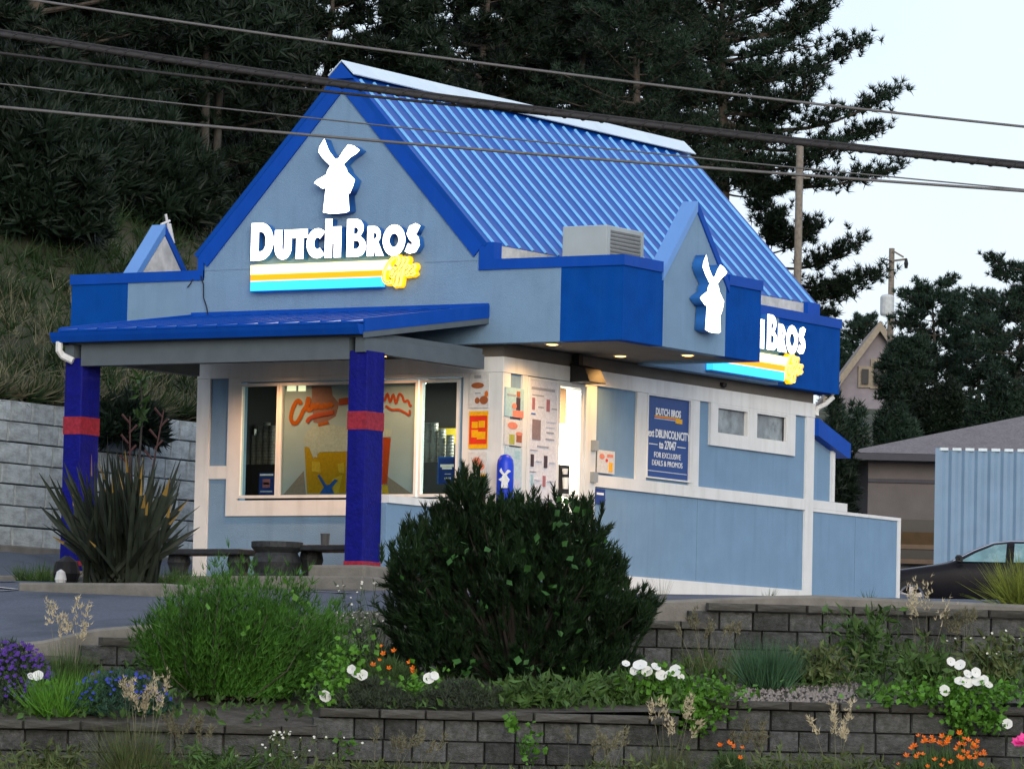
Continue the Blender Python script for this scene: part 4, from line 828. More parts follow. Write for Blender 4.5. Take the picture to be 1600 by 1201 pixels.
# the dark wood on the hillside: three kinds, copied
lab_w = 'dark conifer in the dense wood on the hillside behind the kiosk'; grp = 'dark wood on the hillside'
fullp = lambda f: (.75+.25*math.sin(3.1*f))*(1-.75*f**2.5)
kinds = []
wood = [(15,128,0,1.0),(105,140,1,1.1),(190,124,2,.95),(262,150,0,1.15),(350,165,1,1.1),(430,178,2,1.1),(500,160,0,1.05),(575,185,1,1.05),(655,175,2,1.0),(745,170,0,1.05),(835,180,1,1.1),(905,172,2,1.0),(60,165,2,1.2),(160,170,0,1.2),(300,190,2,1.2),(400,200,0,1.15),(690,200,1,1.2),(800,205,2,1.15),(980,190,1,1.0),(-40,150,1,1.1),(40,112,1,.9),(-15,120,2,1.0),(-110,118,0,1.0),(-190,130,1,1.1),(-270,120,2,1.0),(-350,128,0,1.1),(-430,120,1,1.0),(625,158,2,1.05),(560,150,0,.8),(140,118,0,.9),(230,120,1,.9)]
for i, (px, t, k, sc) in enumerate(wood):
    loc = spot(px, t); loc[2] -= .2
    if len(kinds) <= k or kinds[k] is None:
        while len(kinds) <= k: kinds.append(None)
        pa = pine_parts(20+k, 19, (4.3, 4.6, 4.1)[k], (3.0, 4.5, 1.5)[k], 74, 9, 7, 20, .32, .06, profile=fullp, flat=.35, shell=.2)
        kinds[k] = tree_thing('conifer_tree', lab_w, loc, pa, dark_green, bark, grp, rot=RND.uniform(0, 6), sc=sc)
    else: tree_copy(kinds[k], loc, RND.uniform(0, 6), sc)
# two bare trunks showing left of the gable
for px, t, dx, lab in ((318, 118, .25, 'left one of two slim bare pine trunks rising left of the gable'), (331, 119, .9, 'right one of two slim bare pine trunks rising left of the gable')):
    b0 = P(px, 385, t); top = P(px+dx*18, 60, t); r = random.Random(int(px)); t_ = thing('slim_pine', lab, 'tree', (b0[0], b0[1], gz(b0[0], b0[1])-.2))
    MB().tube([(b0[0], b0[1], gz(b0[0], b0[1])-.2), b0+(top-b0)*.3, b0+(top-b0)*.65, top], [.13, .11, .10, .08], 8).build('trunk', greybark, t_, smooth=True)
    tb = TB(); cs = [top+np.array([r.gauss(0, 1.0), r.gauss(0, 1.0), r.gauss(-.2, .7)]) for _ in range(260)]; tb.needles(np.array(cs), np.tile([0, 0, 1.], (260, 1)), 14, .4, .08, .8); tb.build('crown', dark_green, t_)
# the tall pine right of the roof, limb tips where the photograph has them
def tip(px, py, t, loc): return tuple(P(px, py, t)-loc)
loc = spot(1120, 172); H1 = P(1120, -160, 172)[2]-loc[2]
zz = lambda py: P(1120, py, 172)[2]-loc[2]
ex = [(zz(120), tip(1345, 70, 171, loc)), (zz(190), tip(1398, 148, 170, loc)), (zz(215), tip(1370, 205, 172, loc)), (zz(260), tip(1388, 268, 170, loc)), (zz(240), tip(1300, 235, 168, loc)), (zz(90), tip(1290, 20, 173, loc)), (zz(170), tip(1270, 130, 169, loc)), (zz(300), tip(1230, 290, 171, loc)), (zz(60), tip(1330, -30, 172, loc)), (zz(150), tip(980, 120, 172, loc)), (zz(210), tip(960, 190, 171, loc))]
pa = pine_parts(41, H1, 5.0, zz(300), 105, 10, 6, 20, .26, .042, shell=.12, profile=lambda f: .45+.55*f if f < .7 else 1.0-.4*f, extra=ex, flat=.4)
tree_thing('pine_tree', 'tall spreading pine right of the blue roof with layered branches against the sky', loc, pa, pine_green)
loc = spot(1195, 182); ztp = P(1195, 300, 182)[2]-loc[2]; zz2 = lambda py: P(1195, py, 182)[2]-loc[2]
ex = [(zz2(430), tip(1372, 432, 180, loc)), (zz2(415), tip(1335, 385, 180, loc)), (zz2(395), tip(1270, 355, 181, loc)), (zz2(445), tip(1320, 462, 181, loc)), (zz2(400), tip(1215, 340, 181, loc)), (zz2(470), tip(1290, 500, 182, loc)), (zz2(480), tip(1150, 470, 182, loc))]
pa = pine_parts(43, ztp, 1.6, zz2(560), 8, 10, 5, 20, .27, .042, extra=ex)
tree_thing('pine_tree', 'lower pine with one long bough reaching right below the tall pine', loc, pa, pine_green)
loc = spot(985, 165); pa = pine_parts(47, P(985, -100, 165)[2]-loc[2], 3.8, P(985, 320, 165)[2]-loc[2], 60, 9, 6, 20, .26, .042, flat=.4)
tree_thing('pine_tree', 'pine with open gaps directly above the right end of the ridge', loc, pa, pine_green)
# pines on the far right
for px, py, t, R, lab in ((1458, 452, 235, 1.6, 'bushy far pine in front of the gabled house'), (1528, 470, 240, 1.5, 'bushy far pine with bare trunk in the middle of the right group'), (1594, 412, 225, 2.0, 'taller far pine at the right edge of the picture'), (1418, 540, 228, .8, 'small far pine half covering the gabled house'), (1352, 500, 330, 1.2, 'small pine top peeping over the far house roof left of the pole')):
    loc = spot(px, t); loc[2] -= .3; H = P(px, py, t)[2]-loc[2]
    pa = pine_parts(int(px), H, R, H*.30, 30, 11, 6, 18, .26, .055, profile=lambda f: .5+.75*math.sin(math.pi*min(1, f*.85+.08)), flat=.4, shell=.25, lr=(.4, 1.25)); tree_thing('far_pine', lab, loc, pa, far_green)
def bush(name, label, loc, rx, ry, rz, n, m, L=.3, w_=.12, group=None, cat='bush', spread=.7, nn=10):
    t_ = thing(name, label, cat, loc, group); u = unit(NR.normal(0, 1, (n, 3))); u[:, 2] = np.abs(u[:, 2]); rr = NR.uniform(.45, 1.05, (n, 1))**.6
    lump = 1+.22*np.sin(u[:, :1]*7+loc[0])*np.cos(u[:, 1:2]*6)
    c = V3(loc)+u*rr*lump*np.array([rx, ry, rz]); tb = TB(); tb.needles(c, u+np.array([0, 0, .6]), nn, L, w_, spread); tb.build('foliage', m, t_)
    st = MB()
    for k in range(7): st.tube([V3(loc)-(0, 0, .1), V3(loc)+u[k]*np.array([rx, ry, rz])*.8], [.04, .015], 4, False)
    st.build('stems', bark, t_); return t_
for i, (px, py, t, rx, lab) in enumerate(((1318, 640, 150, .95, 'rounded dark bush right behind the rear corner of the kiosk roof'), (1302, 668, 100, .5, 'leafy bush just right of the small blue annex roof'), (1400, 640, 175, .9, 'dark bush above the grey shingle roof, left'), (1478, 600, 205, 1.5, 'dark bush above the grey shingle roof, middle'), (1572, 590, 190, 1.5, 'dark bush above the grey shingle roof, right'), (1420, 598, 215, .8, 'small bush right of the far gabled house'), (1318, 520, 330, 1.5, 'dark bush top showing just above the rear fascia corner'))):
    p = P(px, py, t); z = gz(p[0], p[1]); bush('bush', lab, (p[0], p[1], z), rx, rx, p[2]-z, 2200, dark_green if i % 2 else far_green, .24, .06, nn=13)
# understorey along the top of the grass slope
nsh = 0
def shrub(p, r_, h): bush('bush', 'shadowy shrub at the foot of the dark wood on the hillside', p-(0, 0, .2), r_, r_, h, 1300, dark_green, .30, .075, 'shrubs under the dark wood', nn=14)
for i in range(15): shrub(spot(-20+i*37+RND.uniform(-12, 12), RND.uniform(104, 124)), 2.0, RND.uniform(2.2, 4.0))
while nsh < 32:
    x = RND.uniform(-60, -16); y = RND.uniform(0, 60); z = ground_z(x, y); q = px_at((x, y, z))
    if x < wall_x(y)-3 and -330 < q[0] < 330 and 215 < q[1] < 375 and q[2] < 116: shrub(np.array([x, y, z]), RND.uniform(1.0, 1.7), RND.uniform(1.2, 2.4)); nsh += 1
# ---- grass on the hill
vis = []
tbd, tbg = TB(), TB()
pts = []
while len(pts) < 19000:
    x = RND.uniform(-62, -12.7); y = RND.uniform(-4, 62); z = ground_z(x, y)
    if x > wall_x(y)-.6: continue
    q = px_at((x, y, z))
    if -380 < q[0] < 560 and q[1] > 100: pts.append((x, y, z, q[1]))
pts = np.array(pts); drym = NR.uniform(0, 1, len(pts)) < np.clip((pts[:, 3]-420)/220, .02, .62)*(.35+.65*(np.sin(pts[:, 0]*.9+pts[:, 1]*.5) > -.2))
up = lambda k: np.tile([.12, -.1, 1.], (k, 1))
a = pts[drym][:, :3]; tbd.needles(a, up(len(a)), 11, .36, .018, .85, .75); a = pts[~drym][:, :3]; tbg.needles(a, up(len(a)), 11, .32, .028, .9, .75)
# fringe hanging over the pale wall
fr = np.array([(X0-.15-RND.random()*.4, RND.uniform(-3, 17), 2.80+RND.random()*.1) for _ in range(700)]); tbd.needles(fr[::2], np.tile([.6, -.1, .7], (350, 1)), 12, .42, .03, .5); tbg.needles(fr[1::2], np.tile([.6, -.1, .7], (350, 1)), 12, .42, .04, .5)
for tb_, m, lab in ((tbd, dry, 'pale dry grass growing over the slope above the pale wall'), (tbg, hillg, 'green grass and weeds growing over the slope above the pale wall')):
    o = tb_.build('dry_grass' if m is dry else 'green_grass', m, kind='stuff'); tag(o, lab, 'grass')
p = np.array([X0+.25, 6.3, 2.0]); bush('bush', 'dark ivy clump hanging on the pale block wall beside the left porch post', onX(200, 690, X0+.2), .35, .6, .55, 500, dark_green, .22, .09)
# ---- slim sapling seen under the porch
sp0 = onX(212, 720, -11.5); th = thing('sapling', 'slim leafy sapling in front of the pale wall between the porch posts', 'sapling', (sp0[0], sp0[1], .5)); st = onX(220, 590, -11.5); MB().tube([(sp0[0], sp0[1], .5), (sp0+st)/2+(.03, .05, 0), st], [.02, .015, .008], 5).build('stem', bark, th)
tb = TB(); k = 40; f = NR.uniform(.35, 1, (k, 1)); tb.leaves(sp0+(st-sp0)*f, NR.normal(0, 1, (k, 3))+[0, 0, .4], .22, .06); tb.build('leaves', weedg, th)

# ================================================================== BUILT THINGS BEHIND
cs = 95.0; e1 = unit(R0*1.0-FH*.10); e2 = np.array([-e1[1], e1[0], 0])
A = P(1469, 698, cs); zg = lot_z(*at_xy(A[0], A[1])); 
cont = thing('shipping_container', 'pale blue corrugated steel container behind the black car', 'container', (A[0], A[1], zg))
ztc = A[2]; b = MB(); pitch = .252; n = 40; pr_ = []
for i in range(n): x = i*pitch; pr_ += [(x, 0), (x+.05, 0), (x+.11, .035), (x+.17, .035), (x+.23, 0)]
lo = [A*[1, 1, 0]+e1*x+e2*d+np.array([0, 0, zg]) for x, d in pr_]; hi = [A*[1, 1, 0]+e1*x+e2*d+np.array([0, 0, ztc-.06]) for x, d in pr_]; m = len(pr_)
b.add(lo+hi, [(i, i+1, m+i+1, m+i) for i in range(m-1)]); cblue = M('container_blue', (.15, .25, .37), .5, .08, 2, stain=(.12, .22, .30, .4), sscale=1.2, spec=.4); b.build('side_panel', cblue, cont)
b = MB(); b.obox(A*[1, 1, 0]+e2*.06+np.array([0, 0, zg]), e1*n*pitch, e2*2.4, (0, 0, ztc-.10-zg)); b.build('shell', cblue, cont)
b = MB(); b.obox(A*[1, 1, 0]-e1*.09-e2*.03+np.array([0, 0, zg]), e1*.1, e2*2.5, (0, 0, ztc-.02-zg)); b.build('corner_post', cblue, cont)
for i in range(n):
    b = MB(); q = A*[1, 1, 0]+e1*(i*pitch-.01)-e2*.03+np.array([0, 0, ztc-.07]); b.obox(q, e1*.17, e2*.3, (0, 0, .055)); b.build('roof_rib', M('edge_highlight', (.55, .66, .72), .4), cont)  # highlights along the corrugated roof edge, put in as pale boxes
# brown building with hip roof
t0 = 108.0; A = P(1318, 706, t0); L, W = 26., 14.; ze = A[2]; zg = gz(A[0]+5, A[1]+3)-.3
brown = M('taupe_siding', (.115, .105, .105), .9, .08, 3, .2, 30); shing = M('shingles', (.15, .14, .15), .95, .3, 18, .8, 25, stain=(.10, .095, .10, .6), sscale=3); dkf = M('dark_fascia', (.03, .032, .045), .6)
h = thing('brown_building', 'low taupe building with a grey shingled hip roof behind the container', 'building', (A[0], A[1], zg))
u1 = R0; u2 = FH; B0 = A*[1, 1, 0]
b = MB(); b.obox(B0+u1*.6+u2*.6+np.array([0, 0, zg]), u1*(L-1.2), u2*(W-1.2), (0, 0, ze-zg-.05)); b.build('wall', brown, h)
rz = W/2*.27
b = MB(); z3 = lambda q, z: (q[0], q[1], z)
b.add([z3(B0, ze), z3(B0+u1*L, ze), z3(B0+u1*L+u2*W, ze), z3(B0+u2*W, ze), z3(B0+u1*W/2+u2*W/2, ze+rz), z3(B0+u1*(L-W/2)+u2*W/2, ze+rz)], [(0, 1, 5, 4), (1, 2, 5), (2, 3, 4, 5), (3, 0, 4), (3, 2, 1, 0)]); b.build('roof', shing, h)
b = MB(); b.obox(B0-u2*.03+np.array([0, 0, ze-.16]), u1*L, u2*.05, (0, 0, .15)); b.build('gutter', dkf, h)
b = MB(); b.obox(B0+u1*.6+u2*.55+np.array([0, 0, ze-.62]), u1*(L-1.2), u2*.04, (0, 0, .08)); b.build('band', dkf, h)
O = P(1406, 880, t0+.25); O2 = P(1466, 812, t0+.25); wq = (O2-O)@R0
op = MB(); op.obox(np.array([O[0], O[1], O[2]])-u2*.06, u1*wq, u2*.05, (0, 0, O2[2]-O[2])); dw = op.build('window', M('dark_opening', (.012, .010, .008), .4), h)
for f0 in (.0, .33): 
    b = MB(); b.obox(np.array([O[0], O[1], O[2]+(O2[2]-O[2])*f0])-u2*.10, u1*wq, u2*.06, (0, 0, .10)); b.build('frame', M('brown_frame', (.13, .09, .06), .8), dw)
b = MB(); b.obox(np.array([O[0], O[1], O[2]+(O2[2]-O[2])*.36])-u2*.075, u1*wq, u2*.05, (0, 0, .35)); b.build('lower_panel', M('dim_panel', (.06, .035, .012), .8), dw)
# far gabled house
th_ = 292.; apx = P(1374, 514, th_); lft = P(1306, 606, th_); hw = (apx-lft)@R0; base = gz(apx[0], apx[1])-1
hs = thing('gabled_house', 'far grey shingled house with a steep tan-edged gable on the hill', 'house', (apx[0], apx[1], base)); hwall = M('house_shingle', (.20, .185, .21), .9, .12, 2); tan = M('tan_trim', (.24, .21, .165), .8)
dz = apx[2]-lft[2]; q0 = apx-R0*hw; q1 = apx+R0*hw
MB().prism([(q0[0], q0[1], base), (q1[0], q1[1], base), (q1[0], q1[1], apx[2]-dz), tuple(apx), (q0[0], q0[1], apx[2]-dz)], FH*12).build('wall', hwall, hs)
for s in (-1, 1):
    n_ = np.array([0, 0, .35]); a = apx+n_*.3; bq = apx+R0*s*(hw+.8)+np.array([0, 0, -dz*(hw+.8)/hw+.1]); b = MB(); b.prism([a-FH*.5, bq-FH*.5, bq-FH*.5+n_, a-FH*.5+n_], FH*13); rf = b.build('roof', M('house_roof', (.20, .17, .15), .9, .2, 2), hs)
    b = MB(); b.prism([a-FH*.7-n_*.8, bq-FH*.7-n_*.8, bq-FH*.7+n_*.9, a-FH*.7+n_*.9], FH*.18); b.build('barge_board', tan, rf)
for x0, x1, y0, y1 in ((1346, 1357, 577, 600), (1365, 1381, 566, 602)):
    a, c = P(x0, y1, th_-.3), P(x1, y0, th_-.3); b = MB(); b.obox(a-R0*.2-np.array([0, 0, .2])-FH*.1, R0*((c-a)@R0+.4), FH*.3, (0, 0, c[2]-a[2]+.4)); wf = b.build('window', tan, hs); b = MB(); b.obox(a-FH*.32, R0*((c-a)@R0), FH*.1, (0, 0, c[2]-a[2])); b.build('pane', M('house_pane', (.02, .02, .024), .6), wf)
# utility poles
def pole(label, px, ytop, t, wpx, lean=0):
    top = P(px, ytop, t); base = gz(top[0], top[1])-.5; r = wpx/FPX*t/2; t_ = thing('utility_pole', label, 'pole', (top[0], top[1], base)); MB().tube([(top[0]+lean, top[1], base), tuple(top)], [r*1.25, r], 12).build('pole', M('pole_wood', (.17, .15, .125), .9, .25, 9, .5, 30), t_, smooth=True); return t_, top
t_, top = pole('weathered wooden utility pole between the pines right of the kiosk roof', 1250, 228, 158, 11.5)
MB().tube([top-R0*.25+(0, 0, -1.05), top+R0*.35+(0, 0, -1.05)], .03, 6).build('bracket', MATS['pole_wood'], t_)
t_, top = pole('distant utility pole with a grey transformer above the gabled house', 1393.5, 388, 250, 9)
c = P(1386, 490, 249.5); MB().lathe((c[0], c[1], c[2]-.1), [(.32, 0), (.36, .1), (.36, .95), (.28, 1.05), (.1, 1.1)], 14).build('transformer', M('transformer_grey', (.42, .46, .48), .5), t_)
MB().tube([P(1393, 408, 249.7), P(1417, 405, 249.7)], .06, 5).build('crossarm', MATS['pole_wood'], t_); MB().tube([P(1395, 392, 249.7), P(1412, 402, 249.7)], .05, 5).build('brace', MATS['pole_wood'], t_); MB().tube([P(1393, 408, 249.7), P(1378, 403, 249.7), P(1374, 420, 249.7)], .04, 5).build('wire_arm', black, t_)
MB().lathe(P(1416, 404, 249.6)-(0, 0, .5), [(.08, 0), (.12, .25), (.06, .5)], 8).build('insulator', black, t_)
# overhead cables
def cable(label, pts, t, r, m, lash=False, end=2700):
    co = np.polyfit([q[0] for q in pts], [q[1] for q in pts], 2); xs = np.linspace(-1100, end, 90); w3 = [P(x, np.polyval(co, x), t) for x in xs]
    ob = MB(); ob.tube(w3, r, 8)
    if lash:
        t_ = thing('overhead_cable', label, 'cable', w3[0]); ob.build('cable', m, t_, smooth=True); sp_ = MB(); hel = []
        N = 1500
        for i in range(N): 
            x = xs[0]+(xs[-1]-xs[0])*i/N; c0 = P(x, np.polyval(co, x), t); an = i*.55; hel.append(c0+(U_*math.cos(an)+F_*math.sin(an))*(r+.001))
        sp_.tube(hel, .006, 4, False); sp_.build('lashing_wire', MATS['cable_dark'], t_); MB().tube([w+np.array([0, 0, r+.006]) for w in w3], .010, 6).build('messenger_wire', MATS['cable_dark'], t_)
    else: tag(ob.build('overhead_cable', m, smooth=True), label, 'cable')
cdark = M('cable_dark', (.022, .022, .025), .7, .3, 20); cgrey = M('cable_grey', (.10, .10, .105), .5, .15, 10)
cable('thick black bundled overhead cable crossing in front of the ridge', [(0, 55), (250, 90), (500, 128), (800, 170), (900, 184), (1420, 238), (1600, 262)], 36, .023, cdark, True)
cable('topmost thin grey overhead cable', [(43, 0), (167, 17), (500, 65), (740, 96), (960, 126.5), (1420, 180), (1600, 197)], 38, .011, cgrey)
cable('thin dark overhead cable just under the thick bundle', [(0, 83), (500, 143), (659, 158), (900, 184)], 36.03, .011, cdark, end=905)
cable('finest overhead cable, between the two lower ones', [(0, 131), (500, 187), (800, 217), (900, 227), (1237, 262), (1420, 279)], 37, .006, cgrey)
cable('lowest overhead cable passing over the windmill sign', [(0, 167), (500, 213.5), (800, 238), (900, 245), (1420, 287), (1600, 298)], 35, .011, cgrey)
# ---- black saloon car
tc_ = 88.0; wc = P(1424, 933, tc_); ce = unit(-R0*1.0+FH*.12); cw = np.array([-ce[1], ce[0], 0]); zgr = wc[2]-.33
cw = -cw if cw@FH < 0 else cw
# car frame: s runs from the nose backwards, w across (0 = near side), z up
nose = wc+ce*.92+cw*0; 
def cp(s, w_, z): return nose*[1, 1, 0]-ce*s+cw*w_+np.array([0, 0, zgr+z])
car = thing('parked_car', 'black saloon car parked behind the kiosk with its nose to the left', 'car', (*(nose-ce*2.3+cw*.9)[:2], zgr))
paint = M('car_paint', (.008, .008, .011), .25, .1, 3, spec=.12, coat=.0)
st = [(0, .35, .62, .62, .72, .2), (.12, .25, .70, .70, .82, .08), (.5, .2, .80, .80, .9, .03), (1.0, .2, .87, .87, .9, .02), (1.45, .2, .93, .95, .9, .02), (1.65, .2, .95, 1.02, .9, .02), (2.05, .2, .96, 1.26, .9, .02), (2.45, .2, .97, 1.39, .9, .02), (2.9, .2, .98, 1.42, .9, .02), (3.4, .2, .99, 1.39, .9, .02), (3.8, .2, 1.0, 1.26, .9, .02), (4.15, .2, 1.0, 1.06, .9, .02), (4.5, .24, .98, 1.0, .88, .05), (4.68, .4, .9, .9, .8, .12)]
rings = []
for s, zb_, zbelt, ztp_, hw_, ins in st:
    cab = ztp_-zbelt; tw = hw_-.06-.55*cab
    half = [(0, zb_), (hw_*.86, zb_), (hw_*.98, zb_+.16), (hw_, zbelt-.22), (hw_*.965, zbelt), (tw, ztp_-.03) if cab > .05 else (hw_*.8, ztp_+.015), (tw*.8 if cab > .05 else hw_*.5, ztp_+.01 if cab > .05 else ztp_+.035), (0, ztp_+.03)]
    ring = [(-w_, z) for w_, z in half[1:-1]][::-1] if False else None
    full = [(-w_, z) for w_, z in half] + [(w_, z) for w_, z in half[::-1][1:-1]]
    rings.append([cp(s, w_+.9, z) for w_, z in full])
m = len(rings[0]); b = MB(); b.add([q for r in rings for q in r], [(i*m+j, i*m+(j+1) % m, (i+1)*m+(j+1) % m, (i+1)*m+j) for i in range(len(rings)-1) for j in range(m)]+[tuple(range(m)), tuple((len(rings)-1)*m+j for j in range(m))])
body = b.build('body', paint, car, smooth=True)
sub = body.modifiers.new('sub', 'SUBSURF'); sub.levels = 1; sub.render_levels = 2
cglass = M('car_glass', (.10, .22, .25), .06, .25, 3, spec=.9, stain=(.35, .5, .52, .55), sscale=2.5)
def side_y(s, z):      # offset of the near side of the cabin at a height
    return .9-(.9*.965-.55*(z-.97)*.95)-.012
def pane(name, pts, m_, k=0): return MB().prism([cp(s, side_y(s, z)-k, z) for s, z in pts], cw*.012).build(name, m_, car)
pane('front_window', [(1.78, 1.0), (2.06, 1.16), (2.4, 1.31), (2.62, 1.34), (2.60, 1.0)], cglass); pane('rear_window', [(2.75, 1.0), (2.76, 1.345), (3.1, 1.35), (3.55, 1.28), (3.80, 1.02)], cglass)
chrome = M('chrome', (.75, .77, .8), .15, .03, 3, metal=1)
MB().tube([cp(s, side_y(s, z)-.012, z) for s, z in ((1.66, 1.0), (2.03, 1.20), (2.38, 1.345), (2.7, 1.385), (3.1, 1.385), (3.56, 1.31), (3.9, 1.03))], .012, 5).build('window_trim', chrome, car)
MB().tube([cp(1.80, -.02, 1.0), cp(1.78, -.09, 1.02), cp(1.77, -.15, 1.05), cp(1.80, -.17, 1.06)], [.035, .06, .075, .04], 8).build('mirror', black, car)
for s in (.92, 3.62):
    for w_ in (.0, 1.8):
        sg = 1 if w_ == 0 else -1; wh = cp(s, w_, .33)
        ringp = lambda r, o: [wh-cw*sg*o+(ce*math.cos(a)+np.array([0, 0, 1.])*math.sin(a))*r for a in np.linspace(0, 2*math.pi, 24, endpoint=False)]
        b = MB(); R_1, R_2, R_3, R_4 = ringp(.33, -.16), ringp(.33, .01), ringp(.23, .02), ringp(.22, -.05)
        b.add(R_1+R_2+R_3+R_4, [(k*24+j, k*24+(j+1) % 24, (k+1)*24+(j+1) % 24, (k+1)*24+j) for k in range(3) for j in range(24)]); wl = b.build('wheel', M('rubber', (.012, .012, .012), .8), car)
        b = MB(); b.add(ringp(.225, -.03)+[wh+cw*sg*.03], [(j, (j+1) % 24, 24) for j in range(24)]); b.build('hub', black, wl)
        b = MB()
        for k in range(5):
            an = k*2*math.pi/5+.3; dd = ce*math.cos(an)+np.array([0, 0, 1.])*math.sin(an); sd = ce*-math.sin(an)+np.array([0, 0, 1.])*math.cos(an); o_ = wh-cw*sg*.012
            b.add([o_-sd*.05, o_+sd*.05, o_+dd*.22+sd*.035, o_+dd*.22-sd*.035], [(0, 1, 2, 3)])
        rr_ = ringp(.235, .021); r2_ = ringp(.20, .012); b.add(rr_+r2_, [(j, (j+1) % 24, 24+(j+1) % 24, 24+j) for j in range(24)]); b.build('rim', chrome, wl)
        b = MB(); 
for s0, z in ((.05, .66),):
    for w_ in (.25, 1.55): MB().lathe(cp(s0, w_, z), [(.02, -.05), (.1, 0), (.02, .05)], 10).build('headlight', chrome, car)

# ================================================================== GARDEN PLANTS
def shoots(tb, base, d, L, r, n=46):          # bottle-brush pine shoots
    base = np.asarray(base); d = unit(np.asarray(d)); k = len(base); f = NR.uniform(.0, 1, (k*n, 1)); D = np.repeat(d, n, 0); B = np.repeat(base, n, 0)
    Ls = np.repeat(L, n)[:, None]; c = B+D*Ls*f*.9; rad_ = unit(np.cross(D, NR.normal(0, 1, (k*n, 3)))); nd = unit(D*1.9+rad_*1.0); ln = r*1.9*NR.uniform(.8, 1.2, (k*n, 1))
    sd = unit(np.cross(nd, NR.normal(0, 1, (k*n, 3))))*.0075; tb.t.append(np.stack([c-sd, c+sd, c+nd*ln], 1))
# --- dark mugo pine
T0 = 48.3; loc = bed_pt(815, T0, -.05); mug = thing('mugo_pine', 'large dark mounded pine bush with upright candle-like shoots in front of the kiosk', 'bush', loc)
lobes = [(812, 975, .92, .80), (705, 945, .50, .60), (895, 945, .55, .60), (745, 880, .42, .50), (855, 885, .46, .45), (750, 835, .26, .30), (690, 865, .26, .32), (895, 850, .28, .30), (945, 985, .38, .34), (655, 970, .30, .38), (728, 795, .12, .20), (840, 1040, .75, .38), (920, 1040, .45, .34), (690, 1030, .45, .38), (640, 905, .16, .22), (840, 840, .24, .26), (985, 965, .17, .16), (925, 905, .22, .25), (790, 830, .18, .2)]
B, D, Ls = [], [], []
for px, py, rx, rz in lobes:
    c = P(px, py, T0+RND.uniform(-.15, .2)); n = int((620 if py > 930 else 470)*rx*rz+40)
    u = unit(NR.normal(0, 1, (n, 3))); rr = NR.uniform(.35, 1, (n, 1))**.5
    q = c+u*rr*np.array([rx, rx*.9, rz]); keep = q[:, 2] > loc[2]+.05; q, u = q[keep], u[keep]
    B.append(q); D.append(u*.75+np.array([0, 0, 1.0])+NR.normal(0, .18, q.shape)); Ls.append(NR.uniform(.15, .30, len(q)))
for px, py, l_ in ((725, 722, .22), (741, 718, .26), (738, 752, .2), (703, 772, .2), (612, 845, .2), (640, 800, .26), (655, 826, .24), (630, 815, .2), (832, 762, .2), (912, 775, .18), (938, 785, .18), (895, 770, .16), (690, 790, .2), (950, 850, .16), (970, 885, .16), (975, 900, .16), (1000, 950, .16), (870, 770, .2), (765, 775, .2), (805, 780, .18), (718, 745, .24)):
    q = P(px, py+l_*157, T0); B.append(np.array([q])); D.append(np.array([[NR.uniform(-.12, .12), 0, 1.]])); Ls.append(np.array([l_]))
    for _ in range(3): B.append(np.array([q+NR.normal(0, .07, 3)-(0, 0, .08)])); D.append(np.array([[NR.uniform(-.3, .3), NR.uniform(-.3, .3), 1.]])); Ls.append(np.array([l_*.9]))
B, D, Ls = np.concatenate(B), np.concatenate(D), np.concatenate(Ls); tb = TB(); shoots(tb, B, D, Ls, .046, 64); tb.build('shoots', mugo_green, mug)
st = MB(); 
for k in range(0, len(B), 16): st.tube([loc+(B[k]-loc)*.15*[1, 1, .2], loc+(B[k]-loc)*.6, B[k]+unit(D[k])*Ls[k]*.7], [.03, .018, .006], 4, False)
stuff(st.build('branches', twig, mug))
# bindweed climbing through it
vine = thing('bindweed_vine', 'bright green bindweed vine climbing over the dark mounded pine', 'vine', bed_pt(800, 47.4)); tb = TB(); c = []
for px, py, n in ((720, 858, 12), (700, 880, 8), (765, 868, 6), (830, 860, 7), (890, 800, 16), (880, 830, 10), (850, 905, 12), (870, 930, 10), (820, 1040, 14), (740, 1040, 14), (900, 870, 6), (760, 935, 5), (815, 880, 6), (650, 930, 8), (870, 985, 8), (950, 830, 4), (690, 960, 6), (865, 765, 5), (1000, 1060, 12)):
    for _ in range((n+1)//2): c.append(P(px+NR.normal(0, 12), py+NR.normal(0, 12), T0-.85+.5*abs(px-815)/220.+NR.normal(0, .05)))
tb.leaves(np.array(c), NR.normal(0, 1, (len(c), 3))+[.2, -.4, -.1], .085, .065, .1); tb.build('leaves', leafm('vine_leaf', (.025, .085, .016), .5, 8), vine)
# --- feathery green shrub
T1 = 47.2; loc = bed_pt(375, T1, -.05); fs_ = thing('feathery_shrub', 'big feathery bright green shrub with fine upright stems, left of the dark pine', 'shrub', loc); tb = TB(); sm = MB()
for i in range(820):
    a = RND.uniform(0, 6.283); rr = math.sqrt(RND.random()); bx_x = math.cos(a)*rr*.55; out = np.array([math.cos(a)*rr, math.sin(a)*rr*.9, 0]); top = RND.uniform(.6, 1.0)*(1.32-.55*rr*rr)*(1.14 if RND.random() < .06 else 1)*(1+.10*math.sin(a*3+1))
    b0 = loc+np.array([out[0]*.45, out[1]*.45, .02]); e = R0*out[0]*1.08+FH*out[1]*.85; tip_ = loc+e+np.array([0, 0, top]); mid = (b0+tip_)/2+e*.12-np.array([0, 0, .05])
    s_t = np.linspace(.06, 1, 9)[:, None]; cs_ = (1-s_t)**2*b0+2*s_t*(1-s_t)*mid+s_t**2*tip_; dd = unit(tip_-mid); tb.needles(cs_, np.tile(dd, (9, 1)), 7, .11, .011, .38)
    if i % 14 == 0: sm.tube([b0, mid, tip_], [.008, .006, .003], 3, False)
tb.build('sprays', feather, fs_); sm.build('stems', bark, fs_)
